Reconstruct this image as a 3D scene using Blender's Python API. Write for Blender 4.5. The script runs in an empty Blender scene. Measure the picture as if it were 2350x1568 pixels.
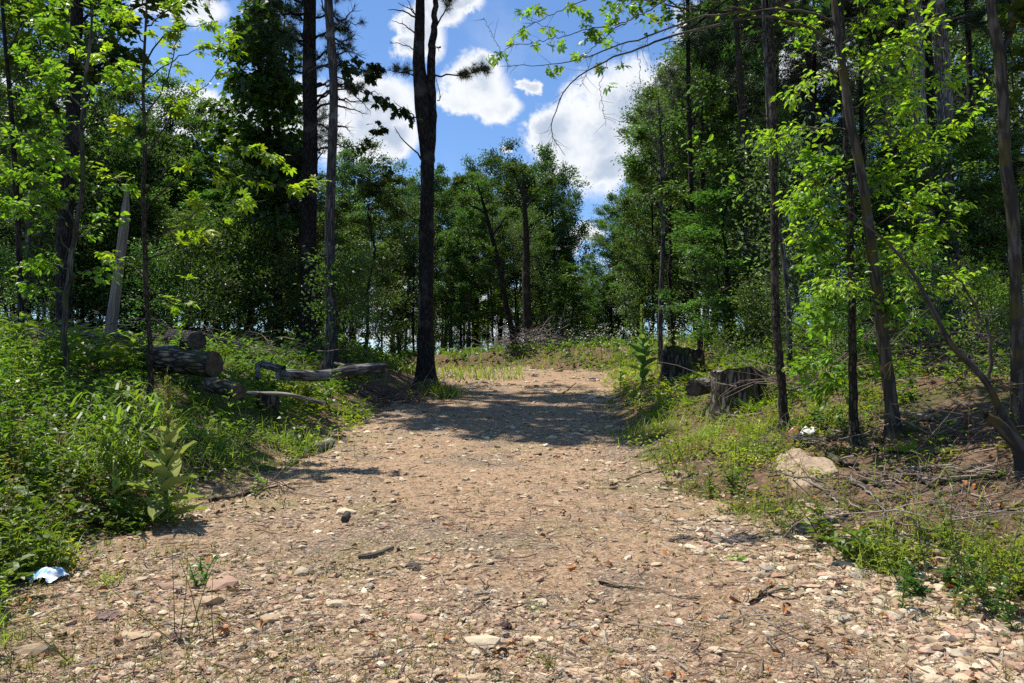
import bpy, math, numpy as np
from mathutils import Vector
sc = bpy.context.scene
R = math.radians
# ------------------------------------------------------------------ camera, light, exposure
CAM_H, PITCH, F = 1.6, R(3.0), 1828.0          # F: focal length in pixels of a 2350 x 1568 picture
cd = bpy.data.cameras.new('camera'); cam = bpy.data.objects.new('camera', cd); sc.collection.objects.link(cam)
cd.sensor_width = 36; cd.lens = 28; cd.clip_end = 3000; cd.clip_start = .05
cam.location = (0, 0, CAM_H); cam.rotation_euler = (math.pi/2 + PITCH, 0, 0); sc.camera = cam
SUN_DIR = Vector((-.80, .60, 0)).normalized()
SUN_EL = R(67); SUN_AZ = math.atan2(SUN_DIR.x, SUN_DIR.y)
sv = Vector((SUN_DIR.x*math.cos(SUN_EL), SUN_DIR.y*math.cos(SUN_EL), math.sin(SUN_EL)))
sl = bpy.data.lights.new('sun', 'SUN'); so = bpy.data.objects.new('sun', sl); sc.collection.objects.link(so)
sl.energy = 4.9; sl.angle = R(.5); sl.color = (1, .94, .85)
so.rotation_euler = sv.to_track_quat('Z', 'Y').to_euler(); so.location = sv*60
sc.view_settings.view_transform = 'Standard'; sc.view_settings.look = 'None'
sc.view_settings.exposure = .55; sc.view_settings.gamma = 1
cy = sc.cycles
cy.max_bounces = 6; cy.diffuse_bounces = 3; cy.glossy_bounces = 2; cy.transmission_bounces = 5; cy.transparent_max_bounces = 8
cy.use_denoising = False; cy.sample_clamp_indirect = 4; cy.caustics_reflective = False; cy.caustics_refractive = False
cy.use_adaptive_sampling = False
sc.render.use_persistent_data = False

def nn(nt, t, **kw):
    n = nt.nodes.new(t)
    for k, v in kw.items(): setattr(n, k, v)
    return n
def setin(nt, sock, v):
    if hasattr(v, 'is_output'): nt.links.new(v, sock)
    else: sock.default_value = v
def math_(nt, op, a, b=None, c=None, clamp=False):
    n = nn(nt, 'ShaderNodeMath', operation=op, use_clamp=clamp)
    for i, v in enumerate((a, b, c)):
        if v is not None: setin(nt, n.inputs[i], v)
    return n.outputs[0]
def mixc(nt, f, a, b, blend='MIX'):
    n = nn(nt, 'ShaderNodeMix', data_type='RGBA', blend_type=blend)
    setin(nt, n.inputs[0], f); setin(nt, n.inputs[6], a); setin(nt, n.inputs[7], b)
    return n.outputs[2]
def c4(c): return (c[0], c[1], c[2], 1)
def smooth(nt, v, lo, hi):
    n = nn(nt, 'ShaderNodeMapRange', interpolation_type='SMOOTHSTEP'); setin(nt, n.inputs[0], v)
    n.inputs[1].default_value = lo; n.inputs[2].default_value = hi
    return n.outputs[0]
def noise(nt, vec, scale, detail=4, rough=.55, dist=0.):
    n = nn(nt, 'ShaderNodeTexNoise'); n.inputs['Scale'].default_value = scale; n.inputs['Detail'].default_value = detail
    n.inputs['Roughness'].default_value = rough; n.inputs['Distortion'].default_value = dist
    if vec is not None: nt.links.new(vec, n.inputs['Vector'])
    return n
def ray(px, py):
    x = (px-1175)/F; z = (784-py)/F
    return np.array((x, math.cos(PITCH)-z*math.sin(PITCH), math.sin(PITCH)+z*math.cos(PITCH)))
def P(px, py, d):
    r = ray(px, py); return np.array((0, 0, CAM_H)) + r*(d/r[1])

# sky: Nishita sky with cumulus clouds laid out by azimuth and elevation
world = bpy.data.worlds.new('World'); sc.world = world; world.use_nodes = True
nt = world.node_tree; nt.nodes.clear()
sky = nn(nt, 'ShaderNodeTexSky', sky_type='NISHITA', sun_disc=False, sun_elevation=SUN_EL, sun_rotation=SUN_AZ)
sky.air_density = 1.0; sky.dust_density = .25; sky.ozone_density = 2.2; sky.altitude = 400
geo = nn(nt, 'ShaderNodeTexCoord'); D = geo.outputs['Generated']
sep = nn(nt, 'ShaderNodeSeparateXYZ'); nt.links.new(D, sep.inputs[0])
az = math_(nt, 'ARCTAN2', sep.outputs[0], sep.outputs[1]); el = math_(nt, 'ARCSINE', sep.outputs[2])
cmb = nn(nt, 'ShaderNodeCombineXYZ'); nt.links.new(az, cmb.inputs[0]); nt.links.new(el, cmb.inputs[1])
n1 = noise(nt, D, 7, 6, .6); n2 = noise(nt, D, 22, 7, .68)
def off(n, k):
    a = nn(nt, 'ShaderNodeVectorMath', operation='SUBTRACT'); nt.links.new(n.outputs['Color'], a.inputs[0]); a.inputs[1].default_value = (.5, .5, .5)
    b = nn(nt, 'ShaderNodeVectorMath', operation='SCALE'); nt.links.new(a.outputs[0], b.inputs[0]); b.inputs['Scale'].default_value = k
    return b.outputs[0]
s1 = nn(nt, 'ShaderNodeVectorMath', operation='ADD'); nt.links.new(cmb.outputs[0], s1.inputs[0]); nt.links.new(off(n1, .05), s1.inputs[1])
s2 = nn(nt, 'ShaderNodeVectorMath', operation='ADD'); nt.links.new(s1.outputs[0], s2.inputs[0]); nt.links.new(off(n2, .045), s2.inputs[1])
BLOBS = [(1350,330,150,125),(1290,320,95,90),(1440,250,130,95),(1560,230,130,100),(1390,395,110,45),(1250,310,55,70),(1500,330,150,95),(1700,120,160,140),
 (1090,185,85,68),(1130,235,60,40),(1060,225,62,38),(1120,150,50,36),(1215,186,24,19),
 (850,270,115,82),(790,300,150,80),(650,250,110,80),(900,320,60,45),(560,300,110,60),
 (440,255,85,58),(400,235,50,32),(490,280,60,40),
 (1010,25,65,42),(960,80,60,50),(925,120,38,28),(1060,5,60,22),
 (1150,347,14,11),(1340,545,48,20),(1290,560,40,20),(1150,720,170,60),(1350,730,120,55),(900,740,200,50),(1600,620,200,90),(420,20,90,30),(800,640,160,70),
 (2000,120,170,90),(200,330,170,80),(2200,640,180,80),(-300,200,260,130),(2800,150,300,160),(1600,-600,420,160),(300,-700,420,150),(-1200,100,400,170),(3600,60,320,170)]
acc = None
for (bx, by, rx, ry) in BLOBS:
    r = ray(bx, by); a_ = math.atan2(r[0], r[1]); e_ = math.asin(r[2]/np.linalg.norm(r))
    v = nn(nt, 'ShaderNodeVectorMath', operation='SUBTRACT'); nt.links.new(s2.outputs[0], v.inputs[0]); v.inputs[1].default_value = (a_, e_, 0)
    w = nn(nt, 'ShaderNodeVectorMath', operation='MULTIPLY'); nt.links.new(v.outputs[0], w.inputs[0]); w.inputs[1].default_value = (F/rx, F/ry, 0)
    l = nn(nt, 'ShaderNodeVectorMath', operation='LENGTH'); nt.links.new(w.outputs[0], l.inputs[0])
    g = math_(nt, 'SUBTRACT', 1.12, l.outputs['Value'])
    acc = g if acc is None else math_(nt, 'MAXIMUM', acc, g)
dens = math_(nt, 'ADD', acc, math_(nt, 'MULTIPLY', math_(nt, 'SUBTRACT', n2.outputs['Fac'], .5), 1.1))
mask = smooth(nt, dens, -.06, .42)
n3 = noise(nt, s1.outputs[0], 9, 5, .6)
grey = math_(nt, 'MULTIPLY', smooth(nt, n3.outputs['Fac'], .36, .62), smooth(nt, dens, .3, .85))
ccol = mixc(nt, grey, c4((7.6, 7.8, 8.1)), c4((4.1, 4.8, 6.0)))
skyc = mixc(nt, 1.0, sky.outputs[0], c4((.88, 1.08, 1.3)), 'MULTIPLY')
thin = math_(nt, 'MULTIPLY', smooth(nt, n1.outputs['Fac'], .5, .75), .28)
skyc = mixc(nt, thin, skyc, c4((4.5, 5.6, 7.4)))
fin = mixc(nt, mask, skyc, ccol)
bg = nn(nt, 'ShaderNodeBackground'); nt.links.new(fin, bg.inputs[0]); bg.inputs[1].default_value = .088
wo = nn(nt, 'ShaderNodeOutputWorld'); nt.links.new(bg.outputs[0], wo.inputs[0])
world.cycles.sampling_method = 'MANUAL'; world.cycles.sample_map_resolution = 512

# ------------------------------------------------------------------ materials
def newmat(name):
    m = bpy.data.materials.new(name); m.use_nodes = True; m.node_tree.nodes.clear(); return m, m.node_tree
def out(nt, s, disp=None):
    o = nn(nt, 'ShaderNodeOutputMaterial'); nt.links.new(s, o.inputs[0])
def leaf_mat(name, trans=.47, rough=.42, spec=.35, ttint=(1.5, 1.65, .45)):
    m, nt = newmat(name)
    a = nn(nt, 'ShaderNodeAttribute', attribute_name='Col')
    oi = nn(nt, 'ShaderNodeObjectInfo')
    hs = nn(nt, 'ShaderNodeHueSaturation'); nt.links.new(a.outputs['Color'], hs.inputs['Color'])
    setin(nt, hs.inputs['Hue'], math_(nt, 'ADD', .475, math_(nt, 'MULTIPLY', oi.outputs['Random'], .045)))
    setin(nt, hs.inputs['Value'], math_(nt, 'ADD', .72, math_(nt, 'MULTIPLY', oi.outputs['Random'], .55)))
    p = nn(nt, 'ShaderNodeBsdfPrincipled'); nt.links.new(hs.outputs[0], p.inputs['Base Color'])
    p.inputs['Roughness'].default_value = rough; p.inputs['Specular IOR Level'].default_value = spec
    t = nn(nt, 'ShaderNodeBsdfTranslucent'); nt.links.new(mixc(nt, 1.0, hs.outputs[0], c4(ttint), 'MULTIPLY'), t.inputs[0])
    mx = nn(nt, 'ShaderNodeMixShader'); mx.inputs[0].default_value = trans
    nt.links.new(p.outputs[0], mx.inputs[1]); nt.links.new(t.outputs[0], mx.inputs[2]); out(nt, mx.outputs[0])
    return m
LEAF = leaf_mat('leaf'); LEAF_FAR = leaf_mat('leaf_canopy', .38, .45, .4, (1.25, 1.45, .5)); NEEDLE = leaf_mat('pine_needle', .15, .5, .3, (1, 1.1, .6))
FUZZ = leaf_mat('felted_leaf', .35, .8, .15, (1.2, 1.25, .6))
def bark_mat(name, dark, light, moss=None, sx=9, sz=1.6, bump=.6, fleck=None, rough=.9):
    m, nt = newmat(name)
    tc = nn(nt, 'ShaderNodeTexCoord'); mp = nn(nt, 'ShaderNodeMapping'); nt.links.new(tc.outputs['UV'], mp.inputs[0])
    mp.inputs['Scale'].default_value = (sx, sz, 1)
    a = noise(nt, mp.outputs[0], 3.2, 7, .65, .4)
    vo = nn(nt, 'ShaderNodeTexVoronoi', feature='DISTANCE_TO_EDGE'); nt.links.new(mp.outputs[0], vo.inputs[0]); vo.inputs['Scale'].default_value = 2.2
    vo.inputs['Randomness'].default_value = 1
    h = math_(nt, 'ADD', math_(nt, 'MULTIPLY', smooth(nt, vo.outputs['Distance'], 0, .28), .6), math_(nt, 'MULTIPLY', a.outputs['Fac'], .8))
    col = mixc(nt, smooth(nt, h, .45, 1.1), c4(dark), c4(light))
    lo = noise(nt, tc.outputs['Object'], 2.3, 4, .6)
    col = mixc(nt, math_(nt, 'MULTIPLY', smooth(nt, lo.outputs['Fac'], .52, .68), .65), col, c4(fleck or tuple(min(1, q*1.5+.02) for q in light)))  # default fleck paints sunlit patches into the bark; a given fleck is wood colour
    if moss:
        l2 = noise(nt, tc.outputs['Object'], 3.5, 3, .5)
        col = mixc(nt, math_(nt, 'MULTIPLY', smooth(nt, l2.outputs['Fac'], .5, .62), .75), col, c4(moss))
    p = nn(nt, 'ShaderNodeBsdfPrincipled'); nt.links.new(col, p.inputs['Base Color']); p.inputs['Roughness'].default_value = rough
    p.inputs['Specular IOR Level'].default_value = .2
    b = nn(nt, 'ShaderNodeBump'); b.inputs['Strength'].default_value = bump; b.inputs['Distance'].default_value = .03; nt.links.new(h, b.inputs['Height'])
    nt.links.new(b.outputs[0], p.inputs['Normal']); out(nt, p.outputs[0]); return m
BARK_BLACK = bark_mat('bark_dark', (.010, .008, .007), (.06, .051, .045), sz=2.8, bump=.9)
BARK_BROWN = bark_mat('bark_brown', (.022, .017, .013), (.10, .08, .062), sx=8, sz=5)
BARK_GREY = bark_mat('bark_grey', (.04, .036, .032), (.20, .18, .165), sx=8, sz=1.2, bump=.9)
BARK_SMOOTH = bark_mat('bark_smooth', (.038, .032, .026), (.095, .082, .066), moss=(.085, .07, .018), sx=4, sz=1.5, bump=.2)
BARK_MOSSY = bark_mat('bark_mossy', (.03, .028, .026), (.13, .12, .10), moss=(.05, .075, .015))
WOOD_GREY = bark_mat('weathered_wood', (.06, .05, .04), (.30, .265, .225), sx=14, sz=.8, bump=.5)
WOOD_DARK = bark_mat('rotten_wood', (.018, .014, .011), (.12, .098, .078), moss=(.035, .055, .012), sx=7, sz=2.2, bump=1.0)
WOOD_SNAG = bark_mat('bare_snag_wood', (.14, .12, .10), (.34, .30, .25), sx=14, sz=.5, bump=.3, fleck=(.30, .16, .07))
BARK_PALE = bark_mat('bark_pale', (.09, .08, .07), (.40, .37, .33), sx=8, sz=1.8, bump=1.0)
def cut_mat(name, a, b):
    m, nt = newmat(name); tc = nn(nt, 'ShaderNodeTexCoord')
    n = noise(nt, tc.outputs['Object'], 9, 6, .65); n2 = noise(nt, tc.outputs['Object'], 40, 4, .6)
    col = mixc(nt, smooth(nt, n.outputs['Fac'], .35, .65), c4(a), c4(b))
    p = nn(nt, 'ShaderNodeBsdfPrincipled'); nt.links.new(col, p.inputs['Base Color']); p.inputs['Roughness'].default_value = .85
    bp = nn(nt, 'ShaderNodeBump'); bp.inputs['Strength'].default_value = .7; bp.inputs['Distance'].default_value = .02; nt.links.new(n2.outputs['Fac'], bp.inputs['Height'])
    nt.links.new(bp.outputs[0], p.inputs['Normal']); out(nt, p.outputs[0]); return m
CUT_DARK = cut_mat('cut_wood_dark', (.03, .022, .016), (.11, .08, .055)); CUT_PALE = cut_mat('cut_wood_pale', (.16, .13, .09), (.40, .33, .24))
def attr_mat(name, rough=.9, bump=.5, scale=40, objvar=False, base=None, trans=0):
    m, nt = newmat(name); tc = nn(nt, 'ShaderNodeTexCoord')
    if base is None:
        a = nn(nt, 'ShaderNodeAttribute', attribute_name='Col').outputs['Color']
    else: a = c4(base)
    n = noise(nt, tc.outputs['Object'], scale, 5, .65)
    col = mixc(nt, n.outputs['Fac'], mixc(nt, 1.0, a, c4((.6, .58, .55)), 'MULTIPLY'), mixc(nt, 1.0, a, c4((1.3, 1.3, 1.28)), 'MULTIPLY'))
    if objvar:
        oi = nn(nt, 'ShaderNodeObjectInfo'); hs = nn(nt, 'ShaderNodeHueSaturation'); nt.links.new(col, hs.inputs['Color'])
        setin(nt, hs.inputs['Value'], math_(nt, 'ADD', .75, math_(nt, 'MULTIPLY', oi.outputs['Random'], .5))); col = hs.outputs[0]
    p = nn(nt, 'ShaderNodeBsdfPrincipled'); setin(nt, p.inputs['Base Color'], col); p.inputs['Roughness'].default_value = rough; p.inputs['Specular IOR Level'].default_value = .25
    b = nn(nt, 'ShaderNodeBump'); b.inputs['Strength'].default_value = bump; b.inputs['Distance'].default_value = .01; nt.links.new(n.outputs['Fac'], b.inputs['Height'])
    nt.links.new(b.outputs[0], p.inputs['Normal']); out(nt, p.outputs[0]); return m
STONE = attr_mat('stone'); DEBRIS = attr_mat('dry_litter', .9, .2)
TWIG = attr_mat('twig_bark', .9, .3)
ROCKM = {k: attr_mat(k+'_stone', .88, .5, 30, True, c) for k, c in
         dict(cream=(.56, .46, .32), pink=(.43, .28, .20), tan=(.43, .32, .205), brown=(.22, .155, .105)).items()}
# ground
def ground_mat(name, track):
    m, nt = newmat(name); tc = nn(nt, 'ShaderNodeTexCoord'); O = tc.outputs['Object']
    a = noise(nt, O, 1.1, 6, .6); b = noise(nt, O, 14, 8, .7); c = noise(nt, O, 90, 5, .7)
    vo = nn(nt, 'ShaderNodeTexVoronoi'); nt.links.new(O, vo.inputs[0]); vo.inputs['Scale'].default_value = 55
    if track:
        col = mixc(nt, smooth(nt, b.outputs['Fac'], .38, .62), c4((.225, .142, .082)), c4((.44, .295, .178)))
        col = mixc(nt, math_(nt, 'MULTIPLY', smooth(nt, a.outputs['Fac'], .47, .64), .7), col, c4((.15, .122, .098)))
        g_ = noise(nt, O, .9, 5, .6); mpz = nn(nt, 'ShaderNodeMapping'); nt.links.new(O, mpz.inputs[0]); mpz.inputs['Location'].default_value = (7, 3, 1); nt.links.new(mpz.outputs[0], g_.inputs['Vector'])
        col = mixc(nt, math_(nt, 'MULTIPLY', smooth(nt, g_.outputs['Fac'], .52, .66), .45), col, c4((.20, .20, .075)))
        sepc = nn(nt, 'ShaderNodeSeparateColor'); nt.links.new(vo.outputs['Color'], sepc.inputs[0])
        col = mixc(nt, math_(nt, 'MULTIPLY', smooth(nt, sepc.outputs[0], .5, .9), .6), col, c4((.52, .40, .28)))
        col = mixc(nt, math_(nt, 'MULTIPLY', smooth(nt, sepc.outputs[1], .8, 1.), .5), col, c4((.14, .09, .06)))
    else:
        col = mixc(nt, smooth(nt, b.outputs['Fac'], .35, .65), c4((.085, .055, .036)), c4((.25, .155, .10)))
        col = mixc(nt, math_(nt, 'MULTIPLY', smooth(nt, a.outputs['Fac'], .48, .6), .6), col, c4((.06, .09, .022)))
        col = mixc(nt, math_(nt, 'MULTIPLY', smooth(nt, c.outputs['Fac'], .6, .75), .5), col, c4((.36, .24, .16)))
    p = nn(nt, 'ShaderNodeBsdfPrincipled'); nt.links.new(col, p.inputs['Base Color']); p.inputs['Roughness'].default_value = .95; p.inputs['Specular IOR Level'].default_value = .1
    h = math_(nt, 'ADD', math_(nt, 'MULTIPLY', vo.outputs['Distance'], -.5), math_(nt, 'ADD', b.outputs['Fac'], math_(nt, 'MULTIPLY', c.outputs['Fac'], .7)))
    bp = nn(nt, 'ShaderNodeBump'); bp.inputs['Strength'].default_value = .8; bp.inputs['Distance'].default_value = .025; nt.links.new(h, bp.inputs['Height'])
    nt.links.new(bp.outputs[0], p.inputs['Normal']); out(nt, p.outputs[0]); return m
GROUND = ground_mat('forest_floor', False); TRACK = ground_mat('track_soil', True)

# ------------------------------------------------------------------ mesh building
class MB:
    def __init__(s): s.v = []; s.f = []; s.c = []; s.n = 0; s.uv = []
    def add(s, v, f, col=(.5, .5, .5), uv=None):
        v = np.asarray(v, np.float32).reshape(-1, 3); f = np.asarray(f, np.int32)
        col = np.asarray(col, np.float32)
        if col.ndim == 1: col = np.broadcast_to(col, (len(v), 3))
        s.v.append(v); s.f.append(f + s.n); s.c.append(col); s.n += len(v)
        s.uv.append(np.zeros((len(v), 2), np.float32) if uv is None else np.asarray(uv, np.float32))
    def mesh(s, name, mat, smooth=False):
        me = bpy.data.meshes.new(name)
        V = np.concatenate(s.v); me.vertices.add(len(V)); me.vertices.foreach_set('co', V.ravel())
        tot = np.concatenate([np.full(len(f), f.shape[1], np.int32) for f in s.f]); idx = np.concatenate([f.ravel() for f in s.f])
        me.loops.add(len(idx)); me.loops.foreach_set('vertex_index', idx)
        me.polygons.add(len(tot)); st = np.concatenate(([0], np.cumsum(tot)[:-1])).astype(np.int32)
        me.polygons.foreach_set('loop_start', st)
        me.polygons.foreach_set('use_smooth', np.full(len(tot), smooth, bool))
        C = np.concatenate(s.c); a = me.color_attributes.new('Col', 'FLOAT_COLOR', 'POINT')
        a.data.foreach_set('color', np.concatenate((C, np.ones((len(C), 1), np.float32)), 1).astype(np.float32).ravel())
        UV = np.concatenate(s.uv)
        if UV.any():
            u = me.uv_layers.new(name='UVMap'); u.data.foreach_set('uv', UV[idx].ravel())
        me.materials.append(mat); me.update(calc_edges=True); me.validate()
        return me
    def build(s, name, mat, parent=None, smooth=False, org=None):
        if org is not None:
            s.v = [v - np.asarray(org, np.float32) for v in s.v]
        o = bpy.data.objects.new(name, s.mesh(name, mat, smooth)); sc.collection.objects.link(o)
        if org is not None and parent is None: o.location = org
        if parent is not None: o.parent = parent
        return o
def unit(v): v = np.asarray(v, float); return v/np.maximum(np.linalg.norm(v, axis=-1, keepdims=True), 1e-9)
def tubes(mb, PT, RD, k=5, col=(.1, .08, .06), ridge=0., cap=False, rng=None):
    PT = np.asarray(PT, float); RD = np.asarray(RD, float)
    if PT.ndim == 2: PT = PT[None]; RD = RD[None]
    T, n, _ = PT.shape
    tg = np.gradient(PT, axis=1); tg = unit(tg)
    ax = np.argmin(np.abs(tg[:, 0]), axis=1)
    s = np.empty_like(tg); s[:, 0] = unit(np.cross(tg[:, 0], np.eye(3)[ax]) + 1e-6)
    for q in range(1, n):
        w_ = s[:, q-1]-(s[:, q-1]*tg[:, q]).sum(-1, keepdims=True)*tg[:, q]; s[:, q] = unit(w_)
    b = np.cross(s, tg)
    a = np.linspace(0, 2*np.pi, k+1); ca, sa = np.cos(a), np.sin(a)
    rr = np.ones((T, n, k+1))
    if ridge and rng is not None:
        ph = rng.uniform(0, 6.28, (T, 1, 1)); A = a[None, None, :]
        z = np.arange(n)[None, :, None]
        rr = rr + ridge*(.5*np.sin(3*A+ph+.5*np.sin(z*.7))+.4*np.sin(7*A+2*ph+z*.35)) + ridge*.35*np.sin(13*A+ph*3+z*.9)
        nz = rng.normal(0, ridge*.35, (T, n, k+1)); nz[:, :, k] = nz[:, :, 0]; rr = rr+nz
        rr[:, :, k] = rr[:, :, 0]
    V = PT[:, :, None, :] + (RD[:, :, None]*rr)[..., None]*(ca[None, None, :, None]*s[:, :, None, :] + sa[None, None, :, None]*b[:, :, None, :])
    L = np.concatenate((np.zeros((T, 1)), np.cumsum(np.linalg.norm(np.diff(PT, axis=1), axis=2), axis=1)), 1)
    circ = np.maximum(RD.max(1)*6.28, .02)
    UV = np.stack((np.broadcast_to((a/6.283)[None, None, :], (T, n, k+1))*circ[:, None, None], np.broadcast_to(L[:, :, None], (T, n, k+1))), -1)
    i = np.arange(n-1)[:, None]; j = np.arange(k)[None, :]
    q = np.stack((i*(k+1)+j, i*(k+1)+j+1, (i+1)*(k+1)+j+1, (i+1)*(k+1)+j), -1).reshape(-1, 4)
    f = (q[None] + (np.arange(T)*n*(k+1))[:, None, None]).reshape(-1, 4)
    mb.add(V.reshape(-1, 3), f, col, UV.reshape(-1, 2))
    if cap:
        for t in range(T):
            for e in (0, n-1):
                ring = V[t, e, :k]; c = ring.mean(0)
                mb.add(np.vstack((ring, c)), [(m, (m+1) % k, k) for m in range(k)] if e else [((m+1) % k, m, k) for m in range(k)], col)
def curve(pts, n=14, wob=0., rng=None):
    pts = np.asarray(pts, float); m = len(pts)
    if m == 2: out_ = pts[0] + (pts[1]-pts[0])*np.linspace(0, 1, n)[:, None]
    else:
        pp = np.vstack((2*pts[0]-pts[1], pts, 2*pts[-1]-pts[-2])); out_ = []
        for t in np.linspace(0, m-1-1e-6, n):
            i = int(t); u = t-i; a, b, c, d = pp[i:i+4]
            out_.append(.5*((2*b)+(c-a)*u+(2*a-5*b+4*c-d)*u*u+(-a+3*b-3*c+d)*u**3))
        out_ = np.array(out_)
    if wob and rng is not None: out_[1:-1] += rng.normal(0, wob, out_[1:-1].shape)
    return out_
def stamp(mb, tv, tf, pos, X, Zn, sx, sy, sz, col):
    """template (x along the axis X, z along the normal) at every pos"""
    tv = np.asarray(tv, float); pos = np.asarray(pos, float); N = len(pos)
    if N == 0: return
    X = unit(X); Y = unit(np.cross(Zn, X)); Z = np.cross(X, Y)
    sx, sy, sz = [np.broadcast_to(np.asarray(q, float), (N,)) for q in (sx, sy, sz)]
    V = pos[:, None] + tv[None, :, 0, None]*(X*sx[:, None])[:, None] + tv[None, :, 1, None]*(Y*sy[:, None])[:, None] + tv[None, :, 2, None]*(Z*sz[:, None])[:, None]
    m = len(tv); col = np.asarray(col, float)
    C = np.broadcast_to(col if col.ndim == 2 else col[None], (N, 3))[:, None].repeat(m, 1).reshape(-1, 3)
    groups = {}
    for f in tf: groups.setdefault(len(f), []).append(f)
    first = True
    for k, fs in groups.items():
        fs = np.array(fs); F_ = (fs[None] + (np.arange(N)*m)[:, None, None]).reshape(-1, k)
        if first: mb.add(V.reshape(-1, 3), F_, C); base = mb.n - N*m; first = False
        else:
            mb.f.append((F_+base).astype(np.int32)); mb.v.append(np.zeros((0, 3), np.float32)); mb.c.append(np.zeros((0, 3), np.float32)); mb.uv.append(np.zeros((0, 2), np.float32))
LEAF4 = ([(0, 0, 0), (.42, .5, .10), (1, 0, -.08), (.42, -.5, .10)], [(0, 2, 1), (0, 3, 2)])
LEAF6 = ([(0, 0, 0), (.28, .42, .10), (.68, .34, .07), (1, 0, -.14), (.68, -.34, .07), (.28, -.42, .10), (.45, 0, .02)],
         [(0, 6, 1), (1, 6, 2), (6, 3, 2), (0, 5, 6), (5, 4, 6), (6, 4, 3)])
def _maple():
    pts = [(0, 0), (-.08, .3), (.12, .26), (.2, .55), (.38, .33), (.5, .42), (.62, .2), (1, 0)]
    pts = pts + [(x, -y) for x, y in pts[-2:0:-1]]
    v = [(x, y, .16*abs(y)-.12*x*x) for x, y in pts] + [(.3, 0, 0)]
    n = len(pts); return v, [(n, i, (i+1) % n) for i in range(n)]
MAPLE = _maple()
def _compound(n=5, w=.30):
    v, f = [], []
    for i in range(n):
        a = (i-(n-1)/2)*R(34); l = 1.0 - .13*abs(i-(n-1)/2)
        if abs(i-(n-1)/2) > 1.5: l = .62
        ca, sa = math.cos(a), math.sin(a); b = len(v)
        for (x, y, z) in LEAF6[0]:
            x2, y2 = (.18+x*.82)*l, y*w*l*1.1; v.append((x2*ca-y2*sa, x2*sa+y2*ca, z*w-.12*x2*x2))
        f += [tuple(q+b for q in t) for t in LEAF6[1]]
    return v, f
HICK = _compound(5, .34)
def _needles(n=16, seed=3, flat=.7):
    r = np.random.default_rng(seed); v, f = [], []
    for i in range(n):
        d = unit(r.normal(0, 1, 3)*[1, 1, flat] + [.55, 0, .1]); s = unit(np.cross(d, r.normal(0, 1, 3)))*.022; l = r.uniform(.7, 1)
        b = len(v); v += [tuple(s), tuple(-s), tuple(d*l)]; f.append((b, b+1, b+2))
    return v, f
NEED = _needles(18)
def _blade(n=4, bend=.55):
    v, f = [], []
    for i in range(n):
        t = i/(n-1); w = .5*(1-t**1.6)+.01
        x = t*math.cos(bend*t*.9); z = -bend*.55*t*t*1.0
        v += [(x, w, z), (x, -w, z)]
    for i in range(n-1): f.append((2*i, 2*i+1, 2*i+3, 2*i+2))
    return v, f
BLADE = _blade()
def _frond():
    v, f = [], []
    for i in range(11):
        t = .1+i*.08; L = .30*math.sin(min(1, t*1.15+.12)*math.pi)**.7+.02
        for s in (1, -1):
            b = len(v); z = -.35*t*t
            v += [(t, 0, z), (t+.05, s*L*.5, z+.02), (t+.10, s*L, z-.05), (t-.02, s*L*.5, z+.01)]
            f += [(b, b+1, b+2, b+3)]
    b = len(v); v += [(0, .008, 0), (0, -.008, 0), (.95, 0, -.32)]; f.append((b, b+1, b+2)); return v, f
FROND = _frond()
def tag(o, label=None, cat=None, group=None, kind=None):
    if label: o['label'] = label
    if cat: o['category'] = cat
    if group: o['group'] = group
    if kind: o['kind'] = kind
    return o
def empty(name, loc, rz=0):
    o = bpy.data.objects.new(name, None); o.location = [float(q) for q in loc]; o.rotation_euler = (0, 0, rz); o.empty_display_size = .1
    sc.collection.objects.link(o); return o
def copy_tree(root):
    c = root.copy(); sc.collection.objects.link(c)
    for ch in root.children:
        d = ch.copy(); sc.collection.objects.link(d); d.parent = c
    return c
def gcol(rng, n, base, var=.25, yel=.25):
    b = np.asarray(base, float)[None]*np.exp(rng.normal(0, var, (n, 1)))
    b = b*(1+np.array([[.9, .35, -.1]])*np.maximum(0, rng.normal(0, yel, (n, 1))))
    return np.clip(b, .005, .9)

# ------------------------------------------------------------------ terrain
_y = [4.39, 5.56, 6.88, 8.0, 10.6, 13, 17.6, 23.2, 27, 30, 34]
LE = ([0]+_y, [-2.7, -2.82, -2.97, -2.75, -2.45, -2.3, -2.3, -2.15, -2.3, -4.2, -8.0, -15])
RE = ([0, 3.93, 4.92, 5.45, 6.54, 7.77, 9.55, 12.9, 18.8, 23.2, 26, 29, 32], [2.9, 2.62, 2.49, 2.16, 1.92, 1.6, 1.45, 1.6, 2.3, 2.9, 2.3, -1.2, -9])
_rng = np.random.default_rng(11); _W = [(_rng.uniform(.25, 1.6), _rng.uniform(0, 6.28), _rng.uniform(0, 6.28)) for _ in range(14)]
def wav(x, y):
    s = 0
    for k, a, p in _W: s = s + np.sin((x*math.cos(a)+y*math.sin(a))*k*2+p)/(.6+k)
    return s/6
def zbase(y): return np.interp(y, [-40, -10, 0, 10, 20, 25, 30, 40, 60, 100, 200, 600], [-3, -.8, 0, .8, 1.6, 1.98, 2.14, 2.3, 2.2, 1.2, -2, -12])
def ledge(y): return np.interp(y, *LE)
def redge(y): return np.interp(y, *RE)
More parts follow.
